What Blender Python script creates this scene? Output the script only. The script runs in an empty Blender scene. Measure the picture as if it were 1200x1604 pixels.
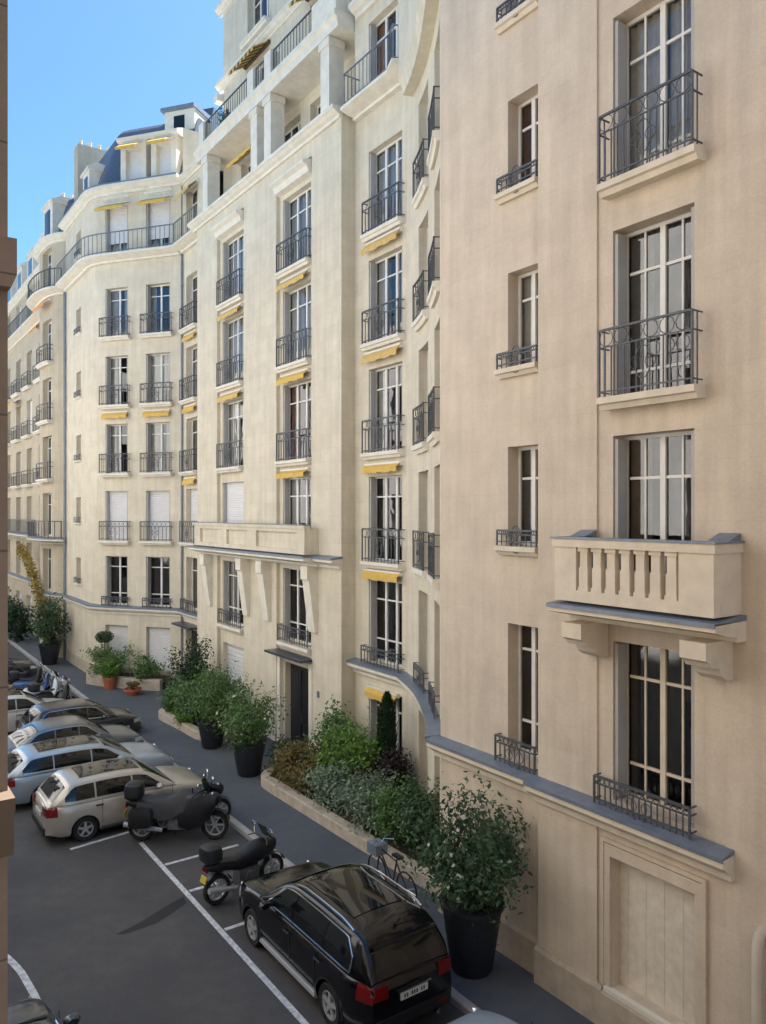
import bpy, math, random
from mathutils import Vector, Matrix
R_ = math.radians
random.seed(7)
scn = bpy.context.scene
COL = scn.collection

# ------------------------------------------------------------------ camera, sky, sun, exposure
TH = R_(35.3)                      # the street runs 35.3 degrees left of the view axis
CT, ST = math.cos(TH), math.sin(TH)
EYE = 8.1
def W(u, v, z=0.0):                # u along the street, v across it (towards the facades), z up
    return Vector((-u*ST + v*CT, u*CT + v*ST, z))
ANG_U = TH + math.pi/2             # heading of +u ; heading of +v is TH

cam_d = bpy.data.cameras.new('camera'); cam = bpy.data.objects.new('camera', cam_d); COL.objects.link(cam)
cam.location = (0, 0, EYE); cam.rotation_euler = (R_(90), 0, 0)
cam_d.sensor_fit = 'HORIZONTAL'; cam_d.sensor_width = 36; cam_d.lens = 36
cam_d.clip_start = 0.05; cam_d.clip_end = 3000
scn.camera = cam

SUN_EL = R_(60)
sun_dir = W(0.25, 1.0, 0); sun_dir.normalize()
SUN_AZ = math.atan2(sun_dir.x, sun_dir.y)          # clockwise from +Y
wd = bpy.data.worlds.new('World'); scn.world = wd; wd.use_nodes = True
nt = wd.node_tree; nt.nodes.clear()
o_ = nt.nodes.new('ShaderNodeOutputWorld'); bg = nt.nodes.new('ShaderNodeBackground')
sk = nt.nodes.new('ShaderNodeTexSky'); sk.sky_type = 'NISHITA'; sk.sun_disc = False
sk.sun_elevation = SUN_EL; sk.sun_rotation = SUN_AZ
sk.air_density = 0.75; sk.dust_density = 1.1; sk.ozone_density = 1.6; sk.altitude = 50
bg.inputs[1].default_value = 0.05
tint = nt.nodes.new('ShaderNodeMix'); tint.data_type = 'RGBA'; tint.blend_type = 'MULTIPLY'; tint.inputs[0].default_value = 1.0
tint.inputs[7].default_value = (0.72, 1.07, 1.18, 1)
nt.links.new(sk.outputs[0], tint.inputs[6]); nt.links.new(tint.outputs[2], bg.inputs[0]); nt.links.new(bg.outputs[0], o_.inputs[0])
sl = bpy.data.lights.new('sun', 'SUN'); sl.energy = 5.0; sl.angle = R_(0.5); sl.color = (1.0, 0.97, 0.93)
so = bpy.data.objects.new('sun', sl); COL.objects.link(so)
so.rotation_euler = (math.pi/2 - SUN_EL, 0, -SUN_AZ + math.pi)
sv = Vector((sun_dir.x*math.cos(SUN_EL), sun_dir.y*math.cos(SUN_EL), math.sin(SUN_EL)))
so.rotation_euler = (-sv).to_track_quat('-Z', 'Y').to_euler(); so.location = sv*60
scn.view_settings.view_transform = 'Standard'; scn.view_settings.look = 'None'
scn.view_settings.gamma = 1.0; scn.view_settings.exposure = 2.3
scn.render.engine = 'CYCLES'
scn.cycles.max_bounces = 8; scn.cycles.diffuse_bounces = 4; scn.cycles.transparent_max_bounces = 12
scn.cycles.sample_clamp_indirect = 6

# ------------------------------------------------------------------ materials
M = {}
def mat(name, col, rough=0.6, metal=0.0, spec=0.5, noise=0.0, nscale=6.0, bump=0.0, coat=0.0, col2=None, detail=6, space='Object'):
    m = bpy.data.materials.new(name); m.use_nodes = True
    n = m.node_tree.nodes; l = m.node_tree.links; p = n['Principled BSDF']
    p.inputs['Base Color'].default_value = (*col, 1); p.inputs['Roughness'].default_value = rough
    p.inputs['Metallic'].default_value = metal; p.inputs['Specular IOR Level'].default_value = spec
    if coat: p.inputs['Coat Weight'].default_value = coat; p.inputs['Coat Roughness'].default_value = 0.03
    if noise or bump or col2:
        g = n.new('ShaderNodeTexCoord'); t = n.new('ShaderNodeTexNoise')
        t.inputs['Scale'].default_value = nscale; t.inputs['Detail'].default_value = detail
        t.inputs['Roughness'].default_value = 0.6
        l.new(g.outputs[space], t.inputs['Vector'])
        r = n.new('ShaderNodeMapRange'); r.inputs[1].default_value = 0.3; r.inputs[2].default_value = 0.7
        l.new(t.outputs['Fac'], r.inputs[0])
        mx = n.new('ShaderNodeMix'); mx.data_type = 'RGBA'
        c2 = col2 if col2 else tuple(c*(1+noise) for c in col)
        c1 = col if col2 else tuple(c*(1-noise) for c in col)
        mx.inputs[6].default_value = (*c1, 1); mx.inputs[7].default_value = (*c2, 1)
        l.new(r.outputs[0], mx.inputs[0]); l.new(mx.outputs[2], p.inputs['Base Color'])
        if bump:
            b = n.new('ShaderNodeBump'); b.inputs['Strength'].default_value = bump; b.inputs['Distance'].default_value = 0.02
            l.new(t.outputs['Fac'], b.inputs['Height']); l.new(b.outputs[0], p.inputs['Normal'])
    M[name] = m
    return m

def stone(name, c1, c2, mortar, bw=1.1, rh=0.42, streak=0.11):
    m = bpy.data.materials.new(name); m.use_nodes = True
    n = m.node_tree.nodes; l = m.node_tree.links; p = n['Principled BSDF']
    p.inputs['Roughness'].default_value = 0.88; p.inputs['Specular IOR Level'].default_value = 0.25
    uv = n.new('ShaderNodeUVMap'); uv.uv_map = 'UVMap'
    br = n.new('ShaderNodeTexBrick'); br.inputs['Color1'].default_value = (*c1, 1); br.inputs['Color2'].default_value = (*c2, 1)
    br.inputs['Mortar'].default_value = (*mortar, 1); br.inputs['Scale'].default_value = 1.0
    br.inputs['Mortar Size'].default_value = 0.004; br.inputs['Mortar Smooth'].default_value = 0.4
    br.inputs['Brick Width'].default_value = bw; br.inputs['Row Height'].default_value = rh
    l.new(uv.outputs[0], br.inputs['Vector'])
    g = n.new('ShaderNodeNewGeometry')
    # broad blotches
    t1 = n.new('ShaderNodeTexNoise'); t1.inputs['Scale'].default_value = 1.5; t1.inputs['Detail'].default_value = 8; t1.inputs['Roughness'].default_value = 0.65
    l.new(g.outputs['Position'], t1.inputs['Vector'])
    # vertical rain streaks
    mp = n.new('ShaderNodeMapping'); mp.inputs['Scale'].default_value = (3.2, 3.2, 0.22)
    l.new(g.outputs['Position'], mp.inputs['Vector'])
    t2 = n.new('ShaderNodeTexNoise'); t2.inputs['Scale'].default_value = 1.4; t2.inputs['Detail'].default_value = 6
    l.new(mp.outputs[0], t2.inputs['Vector'])
    # grain
    t3 = n.new('ShaderNodeTexNoise'); t3.inputs['Scale'].default_value = 28; t3.inputs['Detail'].default_value = 5
    l.new(g.outputs['Position'], t3.inputs['Vector'])
    def rng(src, lo, hi, a=0.3, b=0.7):
        r = n.new('ShaderNodeMapRange'); r.inputs[1].default_value = a; r.inputs[2].default_value = b
        r.inputs[3].default_value = lo; r.inputs[4].default_value = hi; l.new(src, r.inputs[0]); return r.outputs[0]
    def mul(a, b):
        q = n.new('ShaderNodeMath'); q.operation = 'MULTIPLY'; l.new(a, q.inputs[0]); l.new(b, q.inputs[1]); return q.outputs[0]
    f = mul(mul(rng(t1.outputs['Fac'], 0.885, 1.055), rng(t2.outputs['Fac'], 1-streak, 1.03)), rng(t3.outputs['Fac'], 0.95, 1.05))
    mx = n.new('ShaderNodeMix'); mx.data_type = 'RGBA'; mx.blend_type = 'MULTIPLY'; mx.inputs[0].default_value = 1.0
    l.new(br.outputs['Color'], mx.inputs[6]); 
    cb = n.new('ShaderNodeCombineColor'); 
    for i in range(3): l.new(f, cb.inputs[i])
    l.new(cb.outputs[0], mx.inputs[7]); l.new(mx.outputs[2], p.inputs['Base Color'])
    b1 = n.new('ShaderNodeBump'); b1.inputs['Strength'].default_value = 0.12; b1.inputs['Distance'].default_value = 0.01; b1.invert = True
    l.new(br.outputs['Fac'], b1.inputs['Height'])
    b2 = n.new('ShaderNodeBump'); b2.inputs['Strength'].default_value = 0.12; b2.inputs['Distance'].default_value = 0.02
    l.new(t3.outputs['Fac'], b2.inputs['Height']); l.new(b1.outputs[0], b2.inputs['Normal']); l.new(b2.outputs[0], p.inputs['Normal'])
    M[name] = m
stone('stone', (0.725, 0.645, 0.50), (0.685, 0.61, 0.47), (0.58, 0.51, 0.39))
stone('stone_warm', (0.655, 0.555, 0.435), (0.63, 0.53, 0.415), (0.59, 0.495, 0.385))
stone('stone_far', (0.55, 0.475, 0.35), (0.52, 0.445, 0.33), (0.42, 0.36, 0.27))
stone('stone_opp_bounce', (0.74, 0.73, 0.72), (0.71, 0.70, 0.69), (0.55, 0.54, 0.52))  # pale stone of the unseen wall that bounces sunlight onto the facades
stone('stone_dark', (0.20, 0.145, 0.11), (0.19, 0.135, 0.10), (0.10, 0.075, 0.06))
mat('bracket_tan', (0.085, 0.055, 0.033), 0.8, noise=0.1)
stone('stone_brown', (0.32, 0.26, 0.20), (0.30, 0.245, 0.185), (0.24, 0.175, 0.13))
mat('trim', (0.75, 0.695, 0.585), 0.85, noise=0.10, nscale=3)
mat('trim_warm', (0.69, 0.60, 0.47), 0.85, noise=0.10, nscale=3)
mat('plinth', (0.46, 0.385, 0.295), 0.85, noise=0.16, nscale=5, bump=0.2)
mat('zinc', (0.20, 0.235, 0.29), 0.45, metal=0.3, noise=0.15, nscale=4)
mat('slate', (0.09, 0.11, 0.15), 0.45, noise=0.3, nscale=9)
mat('iron', (0.080, 0.085, 0.097), 0.5, noise=0.3, nscale=20)
mat('iron_pale', (0.19, 0.20, 0.22), 0.5, noise=0.3, nscale=20)
mat('white_paint', (0.74, 0.72, 0.67), 0.5, noise=0.06, nscale=5)
mat('tan_paint', (0.70, 0.63, 0.52), 0.6, noise=0.12, nscale=7)
mat('shutter_grey', (0.42, 0.41, 0.39), 0.6, noise=0.06, nscale=5)
mat('roller_white', (0.72, 0.71, 0.70), 0.6, noise=0.04, nscale=5)
mat('curtain_grey', (0.30, 0.29, 0.27), 0.9, noise=0.2, nscale=6)
mat('curtain_white', (0.72, 0.70, 0.66), 0.9, noise=0.1, nscale=6)
mat('curtain_tan', (0.34, 0.25, 0.15), 0.9, noise=0.2, nscale=6)
mat('curtain_orange', (0.70, 0.28, 0.08), 0.9, noise=0.2, nscale=6)  # orange window reflection, painted as a curtain colour
mat('curtain_red', (0.35, 0.14, 0.09), 0.9, noise=0.2, nscale=6)
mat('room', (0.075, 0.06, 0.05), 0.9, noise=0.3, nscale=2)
mat('awning_yellow', (0.66, 0.43, 0.10), 0.8, noise=0.12, nscale=5)
mat('awning_ochre', (0.60, 0.43, 0.20), 0.8, noise=0.15)
mat('awning_dark', (0.10, 0.07, 0.05), 0.8)
mat('awning_orange', (0.75, 0.30, 0.08), 0.8)
mat('door_dark', (0.015, 0.017, 0.022), 0.35, noise=0.3, nscale=4)
mat('canopy_blue', (0.04, 0.052, 0.075), 0.3, noise=0.2, nscale=4)
mat('pipe', (0.55, 0.47, 0.38), 0.6, noise=0.1, nscale=3)
mat('terracotta', (0.42, 0.12, 0.06), 0.8, noise=0.2, nscale=8)
mat('pot_black', (0.016, 0.018, 0.024), 0.55, noise=0.3, nscale=8)
mat('bed_stone', (0.47, 0.40, 0.31), 0.85, noise=0.2, nscale=4, bump=0.3)
mat('soil', (0.055, 0.038, 0.025), 0.95, noise=0.4, nscale=9, bump=0.5)
mat('bark', (0.11, 0.08, 0.055), 0.9, noise=0.3, nscale=12)
mat('kerb', (0.36, 0.35, 0.34), 0.8, noise=0.15, nscale=5, bump=0.2)
mat('road_paint', (0.30, 0.30, 0.31), 0.7, col2=(0.72, 0.72, 0.74), nscale=9, detail=8)
mat('chrome', (0.75, 0.76, 0.78), 0.18, metal=1.0)
mat('rubber', (0.012, 0.012, 0.012), 0.8)
mat('alloy', (0.40, 0.41, 0.42), 0.3, metal=0.25)
mat('car_glass', (0.006, 0.007, 0.008), 0.04, spec=0.6)
mat('plastic_black', (0.014, 0.014, 0.015), 0.5)
mat('lamp_red', (0.16, 0.008, 0.007), 0.12, spec=0.6)
mat('lamp_clear', (0.65, 0.66, 0.68), 0.1, metal=0.4)
mat('lamp_amber', (0.6, 0.22, 0.03), 0.15)
mat('plate', (0.62, 0.61, 0.55), 0.5)
mat('plate_ink', (0.05, 0.05, 0.06), 0.6)
mat('plate_yellow', (0.55, 0.42, 0.06), 0.5)
mat('leather', (0.013, 0.013, 0.016), 0.42, noise=0.2, nscale=15)
mat('engine', (0.16, 0.16, 0.16), 0.35, metal=0.4, noise=0.3, nscale=14)
for k, c in dict(black=(0.005, 0.005, 0.006), silver=(0.47, 0.42, 0.36), iceblue=(0.34, 0.40, 0.46), grey=(0.13, 0.14, 0.15),
                 cream=(0.50, 0.48, 0.44), charcoal=(0.022, 0.024, 0.028), paleblue=(0.45, 0.52, 0.60), brown=(0.060, 0.040, 0.034)).items():
    mat('paint_'+k, c, 0.28 if k != 'black' else 0.14, metal=0.35 if k not in ('black', 'cream', 'charcoal') else 0.0, coat=0.7 if k != 'black' else 0.12, noise=0.05, nscale=2)
mat('scooter_blue', (0.05, 0.12, 0.30), 0.3, coat=0.5)
mat('scooter_white', (0.62, 0.66, 0.70), 0.3, coat=0.5)
mat('tarp_grey', (0.020, 0.021, 0.026), 0.6, noise=0.3, nscale=7)
def leafmat(name, a, b):
    m = bpy.data.materials.new(name); m.use_nodes = True
    n = m.node_tree.nodes; l = m.node_tree.links; p = n['Principled BSDF']
    p.inputs['Roughness'].default_value = 0.5; p.inputs['Specular IOR Level'].default_value = 0.35
    g = n.new('ShaderNodeNewGeometry'); mx = n.new('ShaderNodeMix'); mx.data_type = 'RGBA'
    mx.inputs[6].default_value = (*a, 1); mx.inputs[7].default_value = (*b, 1)
    l.new(g.outputs['Random Per Island'], mx.inputs[0]); l.new(mx.outputs[2], p.inputs['Base Color'])
    tr = n.new('ShaderNodeBsdfTranslucent'); l.new(mx.outputs[2], tr.inputs[0])
    ms = n.new('ShaderNodeMixShader'); ms.inputs[0].default_value = 0.25
    l.new(p.outputs[0], ms.inputs[1]); l.new(tr.outputs[0], ms.inputs[2]); l.new(ms.outputs[0], n['Material Output'].inputs[0])
    M[name] = m
leafmat('leaf_dark', (0.032, 0.074, 0.032), (0.090, 0.150, 0.067))
leafmat('leaf_mid', (0.056, 0.138, 0.036), (0.162, 0.259, 0.082))
leafmat('leaf_bright', (0.082, 0.194, 0.032), (0.194, 0.324, 0.065))
leafmat('leaf_grey', (0.114, 0.179, 0.114), (0.324, 0.406, 0.276))
leafmat('leaf_ochre', (0.108, 0.095, 0.027), (0.257, 0.189, 0.068))
leafmat('leaf_purple', (0.025, 0.016, 0.018), (0.06, 0.035, 0.035))
leafmat('leaf_yellow', (0.216, 0.162, 0.027), (0.459, 0.324, 0.068))
leafmat('leaf_cypress', (0.012, 0.035, 0.014), (0.035, 0.075, 0.028))
leafmat('blossom', (0.55, 0.50, 0.42), (0.70, 0.66, 0.6))

def glass(name, tint):
    m = bpy.data.materials.new(name); m.use_nodes = True
    n = m.node_tree.nodes; l = m.node_tree.links; n.remove(n['Principled BSDF'])
    t = n.new('ShaderNodeBsdfTransparent'); t.inputs[0].default_value = (*tint, 1)
    g = n.new('ShaderNodeBsdfGlossy'); g.inputs['Roughness'].default_value = 0.015
    nz = n.new('ShaderNodeTexNoise'); nz.inputs['Scale'].default_value = 1.6; bp = n.new('ShaderNodeBump')
    ge = n.new('ShaderNodeNewGeometry'); l.new(ge.outputs['Position'], nz.inputs['Vector'])
    bp.inputs['Strength'].default_value = 0.05; bp.inputs['Distance'].default_value = 0.05
    l.new(nz.outputs['Fac'], bp.inputs['Height']); l.new(bp.outputs[0], g.inputs['Normal'])
    f = n.new('ShaderNodeFresnel'); f.inputs[0].default_value = 2.1
    ms = n.new('ShaderNodeMixShader'); l.new(f.outputs[0], ms.inputs[0]); l.new(t.outputs[0], ms.inputs[1]); l.new(g.outputs[0], ms.inputs[2])
    l.new(ms.outputs[0], n['Material Output'].inputs[0]); M[name] = m
glass('glass', (0.80, 0.82, 0.82))

def asphalt(name, c, c2, stain):
    m = bpy.data.materials.new(name); m.use_nodes = True
    n = m.node_tree.nodes; l = m.node_tree.links; p = n['Principled BSDF']
    p.inputs['Roughness'].default_value = 0.82; p.inputs['Specular IOR Level'].default_value = 0.35
    g = n.new('ShaderNodeNewGeometry')
    t1 = n.new('ShaderNodeTexNoise'); t1.inputs['Scale'].default_value = 0.45; t1.inputs['Detail'].default_value = 7
    t2 = n.new('ShaderNodeTexNoise'); t2.inputs['Scale'].default_value = 60; t2.inputs['Detail'].default_value = 3
    for t in (t1, t2): l.new(g.outputs['Position'], t.inputs['Vector'])
    mx = n.new('ShaderNodeMix'); mx.data_type = 'RGBA'; mx.inputs[6].default_value = (*c, 1); mx.inputs[7].default_value = (*c2, 1)
    r = n.new('ShaderNodeMapRange'); r.inputs[1].default_value = 0.35; r.inputs[2].default_value = 0.65
    vo = n.new('ShaderNodeTexVoronoi'); vo.inputs['Scale'].default_value = 0.28; l.new(g.outputs['Position'], vo.inputs['Vector'])
    vr = n.new('ShaderNodeSeparateColor'); l.new(vo.outputs['Color'], vr.inputs[0])
    ad = n.new('ShaderNodeMath'); ad.operation = 'MULTIPLY_ADD'; ad.inputs[1].default_value = 0.45; l.new(vr.outputs[0], ad.inputs[0])
    t4 = n.new('ShaderNodeTexNoise'); t4.inputs['Scale'].default_value = 3.5; t4.inputs['Detail'].default_value = 8; l.new(g.outputs['Position'], t4.inputs['Vector'])
    l.new(t1.outputs['Fac'], r.inputs[0]); l.new(r.outputs[0], ad.inputs[2])
    a3 = n.new('ShaderNodeMath'); a3.operation = 'MULTIPLY'; l.new(ad.outputs[0], a3.inputs[0]); l.new(t4.outputs['Fac'], a3.inputs[1])
    a4 = n.new('ShaderNodeMath'); a4.operation = 'MULTIPLY'; a4.use_clamp = True; a4.inputs[1].default_value = 1.5; l.new(a3.outputs[0], a4.inputs[0]); l.new(a4.outputs[0], mx.inputs[0])
    m2 = n.new('ShaderNodeMix'); m2.data_type = 'RGBA'; m2.blend_type = 'OVERLAY'; m2.inputs[0].default_value = 0.5
    l.new(mx.outputs[2], m2.inputs[6]); l.new(t2.outputs['Fac'], m2.inputs[7]); l.new(m2.outputs[2], p.inputs['Base Color'])
    b = n.new('ShaderNodeBump'); b.inputs['Strength'].default_value = 0.25; b.inputs['Distance'].default_value = 0.01
    l.new(t2.outputs['Fac'], b.inputs['Height']); l.new(b.outputs[0], p.inputs['Normal']); M[name] = m
asphalt('asphalt', (0.058, 0.056, 0.058), (0.090, 0.084, 0.082), 0)
asphalt('pavement', (0.068, 0.078, 0.094), (0.096, 0.106, 0.122), 0)
asphalt('dark_asphalt', (0.022, 0.021, 0.022), (0.035, 0.033, 0.033), 0)

# ------------------------------------------------------------------ mesh builder
class MB:
    def __init__(s): s.v = []; s.f = []; s.uv = []; s.mi = []; s.cur = 0
    def vert(s, p, uv=None):
        s.v.append(Vector(p)); s.uv.append(uv if uv else (p[0]+p[1], p[2])); return len(s.v)-1
    def face(s, *ids): s.f.append(ids); s.mi.append(s.cur)
    def quad(s, a, b, c, d, uvs=None):
        i = [s.vert(p, uvs[k] if uvs else None) for k, p in enumerate((a, b, c, d))]; s.face(*i)
    def box(s, c, h, rot=None):          # centre, half sizes, optional matrix
        pts = [Vector((x*h[0], y*h[1], z*h[2])) for x in (-1, 1) for y in (-1, 1) for z in (-1, 1)]
        if rot is not None: pts = [rot @ p for p in pts]
        i = [s.vert(Vector(c)+p) for p in pts]
        for q in ((0, 1, 3, 2), (4, 6, 7, 5), (0, 4, 5, 1), (2, 3, 7, 6), (0, 2, 6, 4), (1, 5, 7, 3)): s.face(*[i[k] for k in q])
    def tube(s, pts, r, n=6, cap=True):
        pts = [Vector(p) for p in pts]; rs = r if isinstance(r, (list, tuple)) else [r]*len(pts); rings = []
        for k, p in enumerate(pts):
            d = (pts[min(k+1, len(pts)-1)] - pts[max(k-1, 0)]).normalized()
            a = d.orthogonal().normalized() if k == 0 else (prev - d*prev.dot(d)).normalized()
            prev = a; b = d.cross(a)
            rings.append([s.vert(p + (a*math.cos(2*math.pi*j/n) + b*math.sin(2*math.pi*j/n))*rs[k]) for j in range(n)])
        for k in range(len(rings)-1):
            for j in range(n): s.face(rings[k][j], rings[k][(j+1) % n], rings[k+1][(j+1) % n], rings[k+1][j])
        if cap: s.face(*rings[0][::-1]); s.face(*rings[-1])
    def lathe(s, prof, n=20, c=(0, 0, 0), axis='z', rot0=0.0, sx=1.0, sy=1.0, cap=True):   # prof: (radius, height) list
        rings = []
        for r, h in prof:
            ring = []
            for j in range(n):
                a = 2*math.pi*j/n + rot0; x, y = r*math.cos(a)*sx, r*math.sin(a)*sy
                p = (x, y, h) if axis == 'z' else ((x, h, y) if axis == 'y' else (h, x, y))
                ring.append(s.vert(Vector(c)+Vector(p)))
            rings.append(ring)
        for k in range(len(rings)-1):
            for j in range(n): s.face(rings[k][j], rings[k][(j+1) % n], rings[k+1][(j+1) % n], rings[k+1][j])
        if cap and prof[0][0] > 1e-4: s.face(*rings[0][::-1])
        if cap and prof[-1][0] > 1e-4: s.face(*rings[-1])
    def grid(s, rows):                    # rows of points -> quads
        ids = [[s.vert(p) for p in r] for r in rows]
        for a in range(len(ids)-1):
            for b in range(len(ids[0])-1): s.face(ids[a][b], ids[a][b+1], ids[a+1][b+1], ids[a+1][b])
        return ids
    def build(s, name, m, parent=None, smooth=False, sharp=35):
        off = OFF.get(parent.name, Vector((0, 0, 0))) if parent else Vector((0, 0, 0))
        me = bpy.data.meshes.new(name); me.from_pydata([p-off for p in s.v], [], s.f)
        ms = m if isinstance(m, (list, tuple)) else [m]
        for q in ms: me.materials.append(M[q])
        ul = me.uv_layers.new(name='UVMap')
        vi = [0]*len(me.loops); me.loops.foreach_get('vertex_index', vi)
        flat = [c for i in vi for c in s.uv[i]]; ul.data.foreach_set('uv', flat)
        if len(ms) > 1: me.polygons.foreach_set('material_index', s.mi)
        if smooth:
            me.polygons.foreach_set('use_smooth', [True]*len(me.polygons)); me.set_sharp_from_angle(angle=R_(sharp))
        me.update()
        o = bpy.data.objects.new(name, me); COL.objects.link(o)
        if parent: o.parent = parent; OFF[o.name] = off
        return o
OFF = {}
def thing(name, label, cat, loc=(0, 0, 0), rz=0.0, group=None, world_parts=False):
    o = bpy.data.objects.new(name, None); COL.objects.link(o); o.empty_display_size = 0.3
    o.location = loc; o.rotation_euler = (0, 0, rz); tag(o, label, cat, group)
    OFF[o.name] = Vector(loc) if world_parts else Vector((0, 0, 0))
    return o
def tag(o, label, cat, group=None):
    o['label'] = label; o['category'] = cat
    if group: o['group'] = group
    return o
def struct(o, kind='structure'): o['kind'] = kind; return o
def copy_tree(o, parent=None):
    c = o.copy(); COL.objects.link(c)
    if parent: c.parent = parent
    for ch in list(o.children): copy_tree(ch, c)
    return c

# ------------------------------------------------------------------ facade coordinates (s along, d outwards, z up)
class Fac:
    def __init__(f, pts, s0=0.0, smooth=False):
        f.p = [Vector((a, b, 0)) for a, b in pts]; f.s = [s0]
        for i in range(1, len(pts)): f.s.append(f.s[-1] + (f.p[i]-f.p[i-1]).length)
        sn = []
        for i in range(len(pts)-1):
            d = (f.p[i+1]-f.p[i]).normalized(); sn.append(Vector((d.y, -d.x, 0)))
        f.n = []
        for i in range(len(pts)):
            if i == 0: f.n.append(sn[0])
            elif i == len(pts)-1: f.n.append(sn[-1])
            else:
                a = (sn[i-1]+sn[i]).normalized(); f.n.append(a/max(0.3, a.dot(sn[i])))
    def P(f, s, d, z):
        i = 0
        while i < len(f.s)-2 and s > f.s[i+1]+1e-6: i += 1
        t = (s-f.s[i])/(f.s[i+1]-f.s[i])
        q = f.p[i].lerp(f.p[i+1], t) + f.n[i].lerp(f.n[i+1], t)*d
        return W(q.x, q.y, z)
    def stops(f, a, b): return [a] + [q for q in f.s[1:-1] if a+1e-4 < q < b-1e-4] + [b]
    @property
    def a(f): return f.s[0]
    @property
    def b(f): return f.s[-1]

def sweep(mb, fac, s0, s1, prof):           # closed (d,z) profile swept along the facade, with end caps
    rings = []; n = len(prof)
    for q in fac.stops(s0, s1): rings.append([mb.vert(fac.P(q, d, z), (q+d, z)) for d, z in prof])
    for k in range(len(rings)-1):
        for j in range(n): mb.face(rings[k][j], rings[k+1][j], rings[k+1][(j+1) % n], rings[k][(j+1) % n])
    mb.face(*rings[0]); mb.face(*rings[-1][::-1])
def fbox(mb, fac, s0, s1, d0, d1, z0, z1):
    sweep(mb, fac, s0, s1, [(d0, z0), (d0, z1), (d1, z1), (d1, z0)])
def wall(mb, fac, s0, s1, z0, z1, ops=(), depth=0.28, d=0.0):
    ss = sorted(set([round(q, 4) for q in fac.stops(s0, s1)] + [round(q, 4) for o in ops for q in o[:2] if s0 <= q <= s1]))
    zs = sorted(set([z0, z1] + [q for o in ops for q in o[2:4] if z0 < q < z1]))
    ids = {}
    def vv(s, z):
        k = (s, z)
        if k not in ids: ids[k] = mb.vert(fac.P(s, d, z), (s, z))
        return ids[k]
    for i in range(len(ss)-1):
        for j in range(len(zs)-1):
            cs, cz = (ss[i]+ss[i+1])/2, (zs[j]+zs[j+1])/2
            if any(o[0] < cs < o[1] and o[2] < cz < o[3] for o in ops): continue
            mb.face(vv(ss[i], zs[j]), vv(ss[i], zs[j+1]), vv(ss[i+1], zs[j+1]), vv(ss[i+1], zs[j]))
    for o in ops:
        a, b, l, h = o[:4]; dp = depth + 0.06
        P = fac.P
        st = fac.stops(a, b)
        for q, (qa) in ((a, 1), (b, -1)):
            mb.quad(P(q, d, l), P(q, d, h), P(q, d-dp, h), P(q, d-dp, l), [(q, l), (q, h), (q+dp, h), (q+dp, l)])
        for k in range(len(st)-1):
            for z in (l, h):
                mb.quad(P(st[k], d, z), P(st[k+1], d, z), P(st[k+1], d-dp, z), P(st[k], d-dp, z), [(st[k], z), (st[k+1], z), (st[k+1], z+dp), (st[k], z+dp)])

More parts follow.
